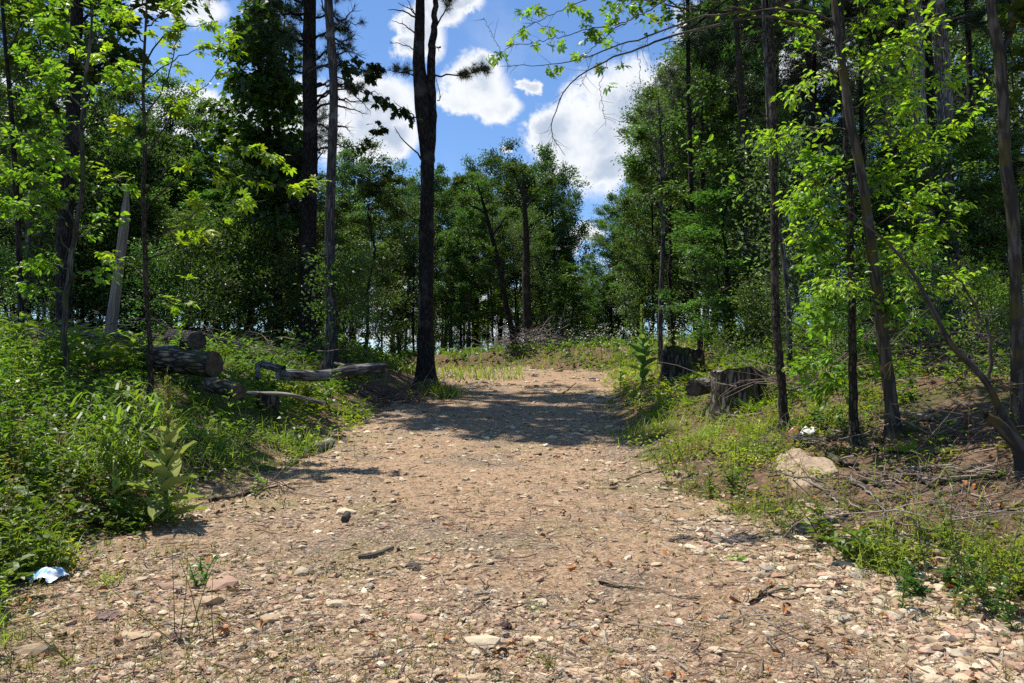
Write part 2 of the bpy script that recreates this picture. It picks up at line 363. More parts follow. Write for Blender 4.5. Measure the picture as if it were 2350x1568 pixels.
def G(x, y):
    x = np.asarray(x, float); y = np.asarray(y, float)
    dl = np.maximum(0, ledge(y)-x); dr = np.maximum(0, x-redge(y))
    def rise(d, k): return k*np.minimum(d, 3) + .055*np.clip(d-3, 0, 14)
    fade = np.clip((38-y)/12, .25, 1)
    z = zbase(y) + (rise(dl, .31)+rise(dr, .30))*fade
    onb = np.clip(np.maximum(dl, dr)/1.2, 0, 1)
    z = z - .05*np.exp(-((dl-.25)/.25)**2)*(dl > 0)*(y < 20) + wav(x, y)*(.02+.10*onb) + .012*wav(x*5, y*5)
    return z
def hit(px, py, dmin=1.5, dmax=60):
    r = ray(px, py); d = np.linspace(dmin, dmax, 4000); t = d/r[1]
    z = CAM_H + r[2]*t; g = G(r[0]*t, d); k = np.argmax(z <= g)
    if not (z <= g).any(): k = -1
    return np.array((r[0]*t[k], d[k], g[k]))
def on(x, y, dz=0): return np.array((x, y, float(G(x, y))+dz))

def build_ground():
    xs = np.concatenate((np.linspace(-260, -24, 14), np.linspace(-22, -7, 40), np.arange(-6.8, 6.8, .075), np.linspace(7, 22, 40), np.linspace(24, 260, 14)))
    ys = np.concatenate((np.linspace(-60, 0, 12), np.linspace(.6, 2.4, 10), np.arange(2.5, 14, .075), np.arange(14, 34, .2), np.linspace(34.5, 70, 40), np.linspace(75, 700, 24)))
    X, Y = np.meshgrid(xs, ys); Z = G(X, Y)
    near = (np.abs(X) < 7) & (Y > 2) & (Y < 14)
    Z = Z + near*_rng.normal(0, .004, Z.shape)
    nx, ny = len(xs), len(ys); V = np.stack((X, Y, Z), -1).reshape(-1, 3)
    i = np.arange(ny-1)[:, None]*nx; j = np.arange(nx-1)[None]
    Q = np.stack((i+j, i+j+1, i+nx+j+1, i+nx+j), -1).reshape(-1, 4); c = V[Q].mean(1)
    wob = .22*np.sin(c[:, 1]*2.3)*np.cos(c[:, 1]*.9)+.10*np.sin(c[:, 1]*7+c[:, 0])
    tr = (c[:, 0] > ledge(c[:, 1])+wob-.1) & (c[:, 0] < redge(c[:, 1])+wob*1.3+.1) & (c[:, 1] < 33) & (c[:, 1] > -12) & (np.abs(c[:, 0]) < 12)
    for nm, sel, m in (('ground', ~tr, GROUND), ('gravel_track', tr, TRACK)):
        u, inv = np.unique(Q[sel], return_inverse=True)
        mb = MB(); mb.add(V[u], inv.reshape(-1, 4)); o = mb.build(nm, m, smooth=True); o['kind'] = 'structure'
build_ground()

# ------------------------------------------------------------------ stones
def rock_mesh(rng, n=1):
    """a lumpy faceted stone: hull of a jittered icosahedron"""
    t = (1+5**.5)/2
    v = np.array([(-1,t,0),(1,t,0),(-1,-t,0),(1,-t,0),(0,-1,t),(0,1,t),(0,-1,-t),(0,1,-t),(t,0,-1),(t,0,1),(-t,0,-1),(-t,0,1)], float)
    f = np.array([(0,11,5),(0,5,1),(0,1,7),(0,7,10),(0,10,11),(1,5,9),(5,11,4),(11,10,2),(10,7,6),(7,1,8),(3,9,4),(3,4,2),(3,2,6),(3,6,8),(3,8,9),(4,9,5),(2,4,11),(6,2,10),(8,6,7),(9,8,1)])
    v = unit(v)*.5
    v = v*(1+rng.normal(0, .16, (12, 1))) + rng.normal(0, .045, (12, 3)); return v, f
def subdiv(v, f):
    e = {}; v = [tuple(q) for q in v]; nf = []
    def mid(a, b):
        k = (min(a, b), max(a, b))
        if k not in e: e[k] = len(v); v.append(tuple((np.array(v[a])+np.array(v[b]))/2))
        return e[k]
    for a, b, c in f:
        x, y, z = mid(a, b), mid(b, c), mid(c, a); nf += [(a, x, z), (x, b, y), (z, y, c), (x, y, z)]
    return np.array(v), np.array(nf)
SC_COL = np.array([(.56, .45, .31), (.47, .36, .235), (.45, .29, .20), (.36, .26, .165), (.26, .18, .12), (.62, .53, .39), (.36, .31, .25), (.42, .32, .19)])
def smst(v, a, b):
    t = np.clip((v-a)/(b-a), 0, 1); return t*t*(3-2*t)
def gravel():
    rng = np.random.default_rng(5); mb = MB(); tmpl = [rock_mesh(rng) for _ in range(10)]
    N = 90000
    y = 1/rng.uniform(1/27, 1/2.9, N)**1.0; u = rng.uniform(-1250, 1250, N)/F; x = u*y*1.0
    l, r = ledge(y), redge(y)
    edge = np.maximum(l-x, x-r)
    pr = np.where(edge < 0, .25+.75*smst(wav(x*1.6, y*1.6), -.12, .10), np.exp(-np.maximum(edge, 0)/.16)*.8)
    heap = (x > r-.9) & (x < r+.5) & (y < 6.5); pr = np.where(heap, 1.0, pr)
    keep = rng.uniform(0, 1, N) < pr; x, y, heap, edge = x[keep], y[keep], heap[keep], edge[keep]; n = len(x)
    s = .0078*(rng.pareto(2.0, n)+1); s = np.minimum(s, .045)*np.maximum(1, y/6)**1.0; s = s*np.where(heap, 1.5, 1)
    z = G(x, y)
    a = rng.uniform(0, 6.28, n); X = np.stack((np.cos(a), np.sin(a), rng.normal(0, .12, n)), -1)
    Zn = np.stack((rng.normal(0, .12, n), rng.normal(0, .12, n), np.ones(n)), -1)
    col = SC_COL[rng.choice(8, n, p=[.2, .2, .15, .16, .08, .1, .04, .07])]*rng.uniform(.72, 1.2, (n, 1))
    pos = np.stack((x, y, z+s*rng.uniform(-.02, .16, n)), -1); which = rng.integers(0, 10, n)
    for k in range(10):
        m = which == k; ss = s[m]
        stamp(mb, tmpl[k][0], tmpl[k][1], pos[m], X[m], Zn[m], ss*rng.uniform(1.2, 2.1, m.sum()), ss*rng.uniform(.9, 1.3, m.sum()), ss*rng.uniform(.35, .8, m.sum()), col[m])
    tag(mb.build('gravel', STONE), 'small tan and pink stones strewn over the track', 'gravel', kind='stuff')
gravel()
def rocks():
    rng = np.random.default_rng(8); meshes = []
    for k in range(8):
        v, f = rock_mesh(rng); v, f = subdiv(v, f); v = v*(1+rng.normal(0, .035, (len(v), 1)))
        v[:, 2] = np.clip(v[:, 2], -.35, .33+.05*rng.random())
        mb = MB(); mb.add(v, f); meshes.append(mb)
    proto = {}
    xs = []
    for i in range(4000):
        y = 1/rng.uniform(1/15, 1/3.3); x = rng.uniform(-1200, 1200)/F*y
        l, r = float(ledge(y)), float(redge(y))
        inside = l-.2 < x < r+.1; heap = (r-1.0 < x < r+.45) and y < 6.8
        if not (inside or heap): continue
        if not heap and rng.random() > .42: continue
        s = (.036+.020*rng.pareto(3.4))*(1.1 if heap else .9)*max(1, y/8)**.5
        xs.append((x, y, min(s, .15), heap))
        if len(xs) >= 270: break
    spec = [(620, 1422, .15, 'tan'), (955, 1422, .14, 'pink'), (790, 1180, .17, 'cream'), (740, 1170, .11, 'cream'), (470, 1385, .17, 'tan'), (520, 1345, .22, 'pink'), (395, 1350, .12, 'pink'),
            (1110, 1480, .19, 'cream'), (1225, 1470, .10, 'cream'), (770, 1190+200, .12, 'cream'), (1240, 1385, .13, 'cream'), (1690, 1165, .1, 'brown'), (1950, 1300, .14, 'cream'), (2090, 1410, .13, 'cream'),
            (2060, 1370, .12, 'cream'), (690, 1318, .12, 'cream'), (80, 1500, .2, 'tan'), (1075, 1560, .14, 'tan'), (1330, 1548, .13, 'tan'), (2240, 1440, .17, 'brown'), (1590, 1195, .1, 'brown'), (310, 1465, .14, 'tan'), (2200, 1540, .14, 'cream')]
    items = []
    for px, py, s, c in spec:
        h = hit(px, py); items.append((h[0], h[1], s, c, False))
    for x, y, s, hp in xs: items.append((x, y, s, rng.choice(['cream', 'pink', 'tan', 'brown'], p=[.42, .2, .3, .08] if hp else [.3, .27, .3, .13]), hp))
    for i, (x, y, s, c, hp) in enumerate(items):
        k = int(rng.integers(0, 8)); key = (k, c)
        if key not in proto: proto[key] = meshes[k].mesh('rock', ROCKM[c])
        o = bpy.data.objects.new('rock', proto[key]); sc.collection.objects.link(o)
        fl = rng.uniform(.32, .7)
        s *= .85; o.scale = (s*rng.uniform(1.0, 1.5), s*rng.uniform(.75, 1.1), s*fl); o.rotation_euler = (rng.normal(0, .09), rng.normal(0, .09), rng.uniform(0, 6.28))
        o.location = on(x, y, s*fl*rng.uniform(-.05, .12))
        side = 'left' if x < -.22*y else 'right' if x > .22*y else 'middle'
        dist = 'in the foreground' if y < 4.4 else 'in front of the boulder' if y < 6.5 else 'level with the boulder' if y < 9.5 else 'near the shaded stretch'
        sz = 'large flat' if s > .11 and fl < .6 else 'large blocky' if s > .11 else 'flat' if fl < .6 else 'angular'
        if hp: lab = f'{sz} {c} stone in the right verge pile, {dist}'
        else: lab = f'{sz} {c} stone, {side} of track, {dist}'
        tag(o, lab, 'stone', 'loose stones on the gravel track')
rocks()

# ------------------------------------------------------------------ ground cover
def lush(x, y):
    """0..1: how thickly weeds grow"""
    q = .22*wav(x*4, y*4)*3+.12*wav(x*11, y*11)*3; dl = ledge(y)-x+q; dr = x-redge(y)+q; w = wav(x*1.3, y*1.3)
    L = np.clip((dl+.05)/.35, 0, 1)*np.clip((24-y)/6, .12, 1)*np.where(y > 13, .85, 1)
    Rr = np.clip((dr+.05)/.4, 0, 1)
    strip = np.exp(-(np.maximum(0, np.abs(dr-.8)-.35)/.6)**2)*np.clip((y-4.2)/1., 0, 1)
    Rr = Rr*np.clip(strip*1.2 + .20 + .4*(w > .05) + .35*np.clip((y-9)/4, 0, 1), 0, 1)
    Rr = Rr*np.where((y < 7.9) & (x > .35*y) & ((dr > .5) | (y > 5.7)), .04+.22*(w > .10), 1)*np.where((np.hypot(x-2.75, (y-7.0)) < .75), .25, 1)
    c = np.maximum(L, Rr)
    return np.where((dl < 0) & (dr < 0), .0, c)
def sample(rng, N, ymin, ymax, pw=1.0, lim=1300):
    y = (rng.uniform(ymin**-pw, ymax**-pw, N))**(-1/pw) if False else 1/rng.uniform(1/ymax, 1/ymin, N)
    x = rng.uniform(-lim, lim, N)/F*y
    return x, y
def weeds(name, label, seed, N, ymin, ymax, hmin, hmax, nl, ll, base, filt, tmpl=LEAF4, wr=.42, spread=.07, droop=.1, stemcol=(.10, .13, .04), yel=.3, mat=None):
    rng = np.random.default_rng(seed); x, y = sample(rng, N, ymin, ymax)
    k = rng.uniform(0, 1, N) < filt(x, y); x, y = x[k], y[k]; n = len(x)
    h = rng.uniform(hmin, hmax, n)*np.where((y > 9.5) & (x < 0), .6, 1)*(1+.35*wav(x*2, y*2)*3).clip(.35, 1.6); z = G(x, y)
    lean = rng.normal(0, .16, (n, 2)); mb = MB()
    top = np.stack((x+lean[:, 0]*h, y+lean[:, 1]*h, z+h), -1); bot = np.stack((x, y, z-.01), -1)
    m = bot*.5+top*.5; m[:, :2] = m[:, :2]*1 - lean*h[:, None]*.12
    rs = .0018+.0012*h; tubes(mb, np.stack((bot, m, top), 1), np.stack((rs, rs*.8, rs*.4), 1), 3, stemcol)
    t = np.tile((np.arange(nl)+.6)/nl, n)*.9+.1 + rng.normal(0, .03, n*nl); pi = np.repeat(np.arange(n), nl)
    pos = bot[pi]*(1-t[:, None]) + top[pi]*t[:, None]
    a = rng.uniform(0, 6.28, n)[pi] + np.tile(np.arange(nl), n)*2.4 + rng.normal(0, .3, n*nl)
    e = rng.uniform(-droop, .75, n*nl); d = np.stack((np.cos(a)*np.cos(e), np.sin(a)*np.cos(e), np.sin(e)), -1)
    far = np.maximum(1, y/9)[pi]
    L = ll*rng.uniform(.6, 1.25, n*nl)*(1.15-.55*np.abs(t-.45))*far
    pos = pos + rng.normal(0, spread, pos.shape)*[1, 1, .35]*far[:, None]
    pos[:, 2] = np.maximum(pos[:, 2], G(pos[:, 0], pos[:, 1])+.004)
    pc = gcol(rng, n, base, .22, yel)[pi]*np.exp(rng.normal(0, .12, (n*nl, 1)))
    stamp(mb, tmpl[0], tmpl[1], pos, d, np.array((0, 0, 1.))+rng.normal(0, .28, (n*nl, 3)), L, L*wr, L, pc)
    return tag(mb.build(name, mat or LEAF), label, 'undergrowth', kind='stuff')
MC = [hit(374, 1190), hit(262, 1190), hit(300, 1175)]
def mclear(x, y):
    o = 1
    for c in MC: o = o*np.clip((np.hypot((x-c[0]*y/c[1]), np.minimum(0, y-c[1]-.1)*.5)-.12)/.25, 0, 1)**(y < c[1]+.2)
    return o
left = lambda x, y: lush(x, y)*(x < ledge(y)+.1)*np.where((y > 9.2) & (x > -.5*y) & (x < -.29*y), .75, 1)
right = lambda x, y: lush(x, y)*(x > redge(y)-.1)
weeds('undergrowth', 'low leafy weeds carpeting the left bank', 21, 11500, 3.2, 14, .04, .24, 11, .052, (.14, .22, .035), left, LEAF6, .5, .05)
weeds('tall_undergrowth', 'tall leafy stalks crowding the left bank', 22, 3300, 4.2, 16, .3, .72, 20, .085, (.10, .18, .032), lambda x, y: left(x, y)*np.clip((ledge(y)-x-.5)/1.2, 0, 1)*mclear(x, y), LEAF6, .30, .03, -.1)
weeds('verge_undergrowth', 'bright low leafy weeds along the right verge', 23, 15000, 3.8, 25, .03, .20, 10, .052, (.19, .26, .04), right, LEAF6, .5, .05)
weeds('round_leaved_undergrowth', 'round leaved plants mixed into the left bank weeds', 27, 3600, 3.2, 16, .08, .34, 7, .085, (.09, .165, .035), left, LEAF6, .8, .05, .3)
weeds('golden_undergrowth', 'yellow green narrow leaved stalks in sunny patches of both banks', 28, 3600, 3.6, 18, .15, .48, 20, .055, (.19, .25, .035), lambda x, y: lush(x, y)*(wav(x*1.1+5, y*1.1) > .03)*mclear(x, y), LEAF4, .24, .02, -.1)
weeds('dead_stems', 'dry brown stems standing among the weeds', 29, 1500, 3.2, 16, .15, .5, 5, .04, (.22, .15, .08), lambda x, y: np.clip(lush(x, y)+.15*(x > redge(y)), 0, 1), LEAF4, .3, .02, .3, (.24, .17, .10), 0, None)
weeds('wood_undergrowth', 'broad leaved ground plants between the right hand saplings', 24, 3000, 6.5, 20, .15, .4, 12, .095, (.08, .155, .03), lambda x, y: right(x, y)*np.clip((x-redge(y)-1.2)/1.5, 0, 1), LEAF6, .5, .06)
weeds('far_undergrowth', 'low plants covering the floor of the woods', 25, 7000, 12, 46, .07, .3, 9, .08, (.07, .125, .028), lambda x, y: np.where((x < ledge(y)-.8) | (x > redge(y)+np.where(y < 24, 2.2, .3)), .9, 0), LEAF4, .45, .09)
weeds('track_seedlings', 'tiny seedlings scattered over the stony track', 26, 9500, 3, 26, .01, .05, 6, .019, (.20, .26, .05),
      lambda x, y: np.where((x > ledge(y)-.1) & (x < redge(y)+.1), (.12+.9*np.exp(-((x-ledge(y))/.7)**2)+.5*np.exp(-((x-redge(y))/.35)**2)+.35*(wav(x*2, y*2) > .12)+.9*((y > 19.5) & (x < .3)))*.75, 0), LEAF4, .5, .012)
def grass(name, label, seed, N, ymin, ymax, hmin, hmax, base, filt, w=.006, bend=.5):
    rng = np.random.default_rng(seed); x, y = sample(rng, N, ymin, ymax)
    k = rng.uniform(0, 1, N) < filt(x, y); x, y = x[k], y[k]; n = len(x)
    a = rng.uniform(0, 6.28, n); e = rng.uniform(.6, 1.45, n)
    d = np.stack((np.cos(a)*np.cos(e), np.sin(a)*np.cos(e), np.sin(e)), -1); Zn = np.stack((-np.cos(a)*np.sin(e), -np.sin(a)*np.sin(e), np.cos(e)), -1)
    h = rng.uniform(hmin, hmax, n); mb = MB(); far = np.maximum(1, y/9)
    stamp(mb, BLADE[0], BLADE[1], np.stack((x, y, G(x, y)-.005), -1), d, Zn, h, w*far, h, gcol(rng, n, base, .2, .45))
    return tag(mb.build(name, LEAF), label, 'grass', kind='stuff')
grass('grass', 'thin grass blades growing through the bank weeds', 31, 46000, 3.4, 18, .10, .46, (.175, .25, .045), lambda x, y: lush(x, y)*(wav(x*2+3, y*2) > -.03)*np.minimum(1, mclear(x, y)+.2), w=.005, bend=.8)
grass('meadow_grass', 'pale grass of the clearing where the track bends', 32, 26000, 21, 42, .18, .42, (.15, .215, .05),
      lambda x, y: np.where(((x < ledge(y)) | (x > redge(y))) & (x > -9) & (x < 7.5) & (y < 36), .9, np.where((x < .3) & (x > ledge(y)), .5, 0))*(y > 19.5), w=.011)

def flowers():
    rng = np.random.default_rng(35); N = 900; y = rng.uniform(23, 32, N); x = rng.uniform(.3, 7, N); k = (x > redge(y)+.2) & (rng.uniform(0, 1, N) < .7); x, y = x[k], y[k]; n = len(x); mb = MB()
    h = rng.uniform(.35, .8, n); p = np.stack((x, y, G(x, y)), -1); q = np.stack((p, p+np.stack((rng.normal(0, .05, n), rng.normal(0, .05, n), h), -1)), 1)
    tubes(mb, q, np.full((n, 2), .004), 3, (.14, .2, .06)); v = [(0, 0, 0)]+[(math.cos(a), math.sin(a), .15) for a in np.linspace(0, 6.28, 9)[:-1]]
    stamp(mb, v, [(0, i+1, (i+1) % 8+1) for i in range(8)], q[:, 1], rng.normal(0, 1, (n, 3))*[1, 1, .2], (0, -.5, 1.)+rng.normal(0, .3, (n, 3)), .026, .026, .03, (.8, .8, .76))
    tag(mb.build('wildflowers', LEAF), 'tiny white daisies dotting the grass beyond the track', 'wildflowers', kind='stuff')
flowers()
def litter():
    rng = np.random.default_rng(41)
    # pine straw
    mb = MB(); N = 46000; x, y = sample(rng, N, 3, 14); onr = (x > ledge(y)) & (x < redge(y))
    dr = x-redge(y); k = rng.uniform(0, 1, N) < np.where(onr, .55, np.where(dr > 0, .95, .05)); x, y = x[k], y[k]; n = len(x)
    a = rng.uniform(0, 6.28, n); d = np.stack((np.cos(a), np.sin(a), rng.normal(0, .12, n)), -1)
    c = np.array([(.30, .16, .09), (.36, .23, .14), (.20, .11, .065), (.44, .34, .24)])[rng.integers(0, 4, n)]*rng.uniform(.6, 1.2, (n, 1))
    far = np.maximum(1, y/6)
    stamp(mb, [(0, .5, 0), (0, -.5, 0), (1, 0, .05)], [(0, 1, 2)], np.stack((x, y, G(x, y)+rng.uniform(.006, .02, n)), -1), d, np.array((0, 0, 1.))+rng.normal(0, .3, (n, 3)), rng.uniform(.06, .15, n), .0032*far, .1, c)
    tag(mb.build('pine_straw', DEBRIS), 'dry brown pine needles covering the bare soil', 'pine needles', kind='stuff')
    mb = MB(); N = 5200; x, y = sample(rng, N, 3, 20); dr = x-redge(y); k = rng.uniform(0, 1, N) < np.where(dr > .1, .75, .12); x, y = x[k], y[k]; n = len(x)
    a = rng.uniform(0, 6.28, n); d = np.stack((np.cos(a), np.sin(a), rng.normal(0, .25, n)), -1); L = rng.uniform(.03, .075, n)*np.maximum(1, y/9)
    c = np.array([(.30, .13, .05), (.16, .09, .05), (.36, .24, .13), (.42, .17, .06), (.10, .06, .04)])[rng.integers(0, 5, n)]
    stamp(mb, LEAF6[0], LEAF6[1], np.stack((x, y, G(x, y)+.018), -1), d, np.array((0, 0, 1.))+rng.normal(0, .45, (n, 3)), L, L*.6, L*2.2, c)
    tag(mb.build('leaf_litter', DEBRIS), 'curled dead leaves lying on the ground', 'dead leaves', kind='stuff')
    mb = MB(); N = 5600; x, y = sample(rng, N, 3, 24); dr = x-redge(y); k = rng.uniform(0, 1, N) < np.where(dr > .1, .85, .28+.5*(np.hypot(x-.25, y-6.5) < 1.0)); x, y = x[k], y[k]; n = len(x)
    a = rng.uniform(0, 6.28, n); L = rng.uniform(.05, .3, n)*np.where(dr[k] > 0, 1.5, .7); u = np.stack((np.cos(a), np.sin(a)), -1)*L[:, None]
    q = []
    for t in (-.5, 0, .5):
        xx = x+u[:, 0]*t+rng.normal(0, .01, n); yy = y+u[:, 1]*t+rng.normal(0, .01, n); q.append(np.stack((xx, yy, G(xx, yy)+rng.uniform(.008, .03, n)), -1))
    r = rng.uniform(.0015, .0045, n)*np.maximum(1, y/8)
    tubes(mb, np.stack(q, 1), np.stack((r, r, r*.5), 1), 4, np.repeat(np.array([(.22, .18, .14), (.10, .075, .06), (.36, .31, .25), (.16, .12, .09)])[rng.integers(0, 4, n)], 15, 0))
    tag(mb.build('twig_litter', TWIG), 'small broken twigs scattered on the ground', 'twigs', kind='stuff')
litter()

# ------------------------------------------------------------------ generic trees
def branchlets(rng, limb, rl, n, lmin, lmax, f0=.25, up=.15, ang=(30, 75), k=4):
    """side twigs (n, 4 pts) along a limb polyline (m,3)"""
    m = len(limb); t = rng.uniform(f0, 1, n)**.85*(m-1.001); i = t.astype(int); u = (t-i)[:, None]
    p0 = limb[i]*(1-u)+limb[i+1]*u; td = unit(limb[i+1]-limb[i])
    q = unit(np.cross(td, rng.normal(0, 1, (n, 3)))); a = np.radians(rng.uniform(*ang, n))[:, None]
    q[:, 2] *= .45; q = unit(q)
    d = unit(td*np.cos(a)+q*np.sin(a)+np.array((0, 0, up)))
    L = (rng.uniform(lmin, lmax, n)*(1-.55*t/(m-1)))[:, None]
    pts = [p0]
    for s in range(1, k):
        pts.append(pts[-1]+d*L/(k-1)); d = unit(d+rng.normal(0, .16, d.shape)+np.array((0, 0, -.04)))
    return np.stack(pts, 1)
def gen_tree(seed, H=14., r0=.14, cb=.25, spread=2.6, nl=26, nleaf=15000, ll=.10, base=(.06, .11, .025), prof=.75, up0=20, up1=60, tmpl=LEAF4, wr=.55, sig=.26, var=.22, bare=0, clump=1.):
    rng = np.random.default_rng(seed); wood = MB(); crown = MB()
    z = np.linspace(0, H*.97, 16); tr = np.stack((np.cumsum(rng.normal(0, .07, 16)), np.cumsum(rng.normal(0, .07, 16)), z), -1); tr -= tr[0]
    rad = r0*(1-z/H*.93)**.85; rad[0] *= 1.35; tubes(wood, tr, rad, 9, ridge=.05, rng=rng)
    anchors, adirs = [], []
    for i in range(nl+bare):
        dead = i >= nl
        f = cb+(.96-cb)*((i+.5)/nl)**.9 if not dead else rng.uniform(.08, cb+.15)
        hz = H*f; b = np.array([np.interp(hz, z, tr[:, j]) for j in range(3)])
        a = i*2.399+rng.normal(0, .35); e = R(np.interp(f, [cb, 1], [up0, up1])+rng.normal(0, 9))
        tt = (f-cb)/(1-cb) if not dead else .2; L = spread*(max(0.05, math.sin(math.pi*min(1, tt*.72+.24)))**prof)*rng.uniform(.65, 1.2)*(.5 if dead else 1)
        d = np.array((math.cos(a)*math.cos(e), math.sin(a)*math.cos(e), math.sin(e))); pts = [b]
        for s in range(6): pts.append(pts[-1]+d*L/6); d = unit(d+rng.normal(0, .10, 3)+np.array((0, 0, .05)))
        pts = np.array(pts); r1 = np.interp(hz, z, rad)*.42
        tubes(wood, pts, np.linspace(r1, r1*.18, 7), 5)
        m = int(5+L*2.4); br = branchlets(rng, pts, None, m, L*.25, L*.6, .3 if not dead else .2)
        rb = np.linspace(r1*.3, .004, 4)[None].repeat(m, 0); tubes(wood, br, rb, 3)
        if dead: continue
        w = rng.uniform(.35, 1.6, m)
        for s in (1, 2, 3):
            anchors.append(np.concatenate((br[:, s], w[:, None]*np.ones((m, 1))), 1)); adirs.append(unit(br[:, s]-br[:, s-1]))
        anchors.append(np.concatenate((pts[3:], np.full((4, 1), .8)), 1)); adirs.append(unit(pts[3:]-pts[2:-1]))
    A = np.concatenate(anchors); Dd = np.concatenate(adirs); w = A[:, 3]*rng.gamma(1.2/clump, 1, len(A)); w /= w.sum()
    k = rng.choice(len(A), nleaf, p=w); pos = A[k, :3]+rng.normal(0, sig, (nleaf, 3))*[1, 1, .6]
    d = unit(Dd[k]+rng.normal(0, .6, (nleaf, 3))+np.array((0, 0, -.25)))
    cc = gcol(rng, len(A), base, var, .25)[k]*np.exp(rng.normal(0, .15, (nleaf, 1))); L = ll*rng.uniform(.6, 1.3, nleaf)
    stamp(crown, tmpl[0], tmpl[1], pos, d, np.array((0, 0, 1.))+rng.normal(0, .5, (nleaf, 3)), L, L*wr, L, cc)
    return wood, crown
def gen_pine(seed, H=18., r0=.2, cb=.3, spread=2.8, nw=15, tufts=6500, tl=.16, base=(.06, .10, .055), bare=8):
    rng = np.random.default_rng(seed); wood = MB(); crown = MB()
    z = np.linspace(0, H*.98, 16); tr = np.stack((np.cumsum(rng.normal(0, .03, 16)), np.cumsum(rng.normal(0, .03, 16)), z), -1); tr -= tr[0]
    rad = r0*(1-z/H*.93); rad[0] *= 1.25; tubes(wood, tr, rad, 10, ridge=.05, rng=rng); A = []; W = []; DD = []
    for wi in range(nw+bare):
        dead = wi >= nw; f = cb+(.97-cb)*(wi+.5)/nw if not dead else rng.uniform(.12, cb+.1)
        for j in range(rng.integers(3, 6) if not dead else 2):
            b = np.array([np.interp(H*f, z, tr[:, q]) for q in range(3)]); a = rng.uniform(0, 6.28); e = R(rng.uniform(-2, 18)+20*f)
            L = spread*(1-max(0, (f-cb))/(1.02-cb))**.65*rng.uniform(.55, 1.15)*(.6 if dead else 1)
            d = np.array((math.cos(a)*math.cos(e), math.sin(a)*math.cos(e), math.sin(e))); pts = [b]
            for s in range(6): pts.append(pts[-1]+d*L/6); d = unit(d+rng.normal(0, .07, 3)+np.array((0, 0, .03)))
            pts = np.array(pts); r1 = np.interp(H*f, z, rad)*.25+.006; tubes(wood, pts, np.linspace(r1, .006, 7), 4)
            m = int(4+L*3); br = branchlets(rng, pts, None, m, L*.2, L*.5, .25, .0, (30, 60)); tubes(wood, br, np.linspace(.009, .003, 4)[None].repeat(m, 0), 3)
            if dead: continue
            w = rng.uniform(.3, 1.5, m)
            for s in (1, 2, 3): A.append(br[:, s]); W.append(w); DD.append(unit(br[:, s]-br[:, s-1]))
            A.append(pts[3:]); W.append(np.full(4, .8)); DD.append(unit(pts[3:]-pts[2:-1]))
    A = np.concatenate(A); W = np.concatenate(W); DD = np.concatenate(DD); k = rng.choice(len(A), tufts, p=W/W.sum())
    pos = A[k]+rng.normal(0, .10, (tufts, 3))*[1, 1, .5]; L = tl*rng.uniform(.7, 1.3, tufts)
    stamp(crown, NEED[0], NEED[1], pos, unit(DD[k]+rng.normal(0, .3, (tufts, 3))), rng.normal(0, 1, (tufts, 3)), L, L*1.3, L, gcol(rng, len(A), base, .22, .15)[k])
    return wood, crown
def as_thing(name, wood, crown, barkm, leafm, wn='trunk', cn='crown'):
    root = empty(name, (0, 0, 0)); wood.build(wn, barkm, root, True); crown.build(cn, leafm, root); return root

PROTO = {}
def proto(key, fn):
    PROTO[key] = dict(root=fn(), used=False)
def use(key, loc, rz, s, label, cat, group, sxy=None):
    p = PROTO[key]; r = p['root'] if not p['used'] else copy_tree(p['root']); p['used'] = True
    r.location = [float(q) for q in loc]; r.rotation_euler = (0, 0, rz); r.scale = (sxy or s, sxy or s, s)
    return tag(r, label, cat, group)
DARK, MID, PALE, YEL = (.045, .092, .026), (.075, .142, .034), (.105, .165, .065), (.14, .21, .04)
proto('slim1', lambda: as_thing('slender_tree', *gen_tree(101, 14, .11, .24, 2.4, 28, 12500, .15, MID, sig=.17, clump=3.5), BARK_GREY, LEAF_FAR))
proto('slim2', lambda: as_thing('slender_tree', *gen_tree(102, 14, .10, .38, 2.2, 22, 9500, .15, MID, up0=30, sig=.17, clump=3.5), BARK_BLACK, LEAF_FAR))
proto('slim3', lambda: as_thing('slender_tree', *gen_tree(103, 14, .12, .16, 2.6, 34, 14500, .14, PALE, var=.3, sig=.18, clump=3.5), BARK_GREY, LEAF_FAR))
proto('broad1', lambda: as_thing('broad_tree', *gen_tree(104, 14, .19, .28, 3.9, 30, 15500, .17, DARK, prof=.5, sig=.22, clump=2), BARK_BLACK, LEAF_FAR))
proto('broad2', lambda: as_thing('broad_tree', *gen_tree(105, 14, .17, .12, 3.6, 36, 19000, .16, MID, prof=.6, clump=3.5, sig=.2), BARK_BLACK, LEAF_FAR))
proto('airy', lambda: as_thing('airy_tree', *gen_tree(106, 14, .11, .45, 2.6, 18, 4200, .12, PALE, up0=35, up1=70, sig=.3), BARK_BLACK, LEAF_FAR))
proto('edge', lambda: as_thing('leafy_tree', *gen_tree(107, 14, .12, .07, 3.1, 44, 21000, .14, MID, clump=3.5, sig=.18), BARK_BLACK, LEAF_FAR))
proto('pine1', lambda: as_thing('pine_tree', *gen_pine(111), BARK_BLACK, NEEDLE))
proto('pine2', lambda: as_thing('pine_tree', *gen_pine(112, 18, .18, .42, 3.2, 13, 6000, .17), BARK_BLACK, NEEDLE))
proto('shrub1', lambda: as_thing('shrub', *gen_tree(121, 2.4, .02, .05, 1.3, 26, 2600, .085, MID, up0=40, up1=70, sig=.14), BARK_BROWN, LEAF_FAR, 'stems', 'foliage'))
proto('shrub2', lambda: as_thing('shrub', *gen_tree(122, 1.8, .018, .05, 1.4, 22, 2200, .075, YEL, up0=30, up1=65, sig=.13), BARK_BROWN, LEAF, 'stems', 'foliage'))
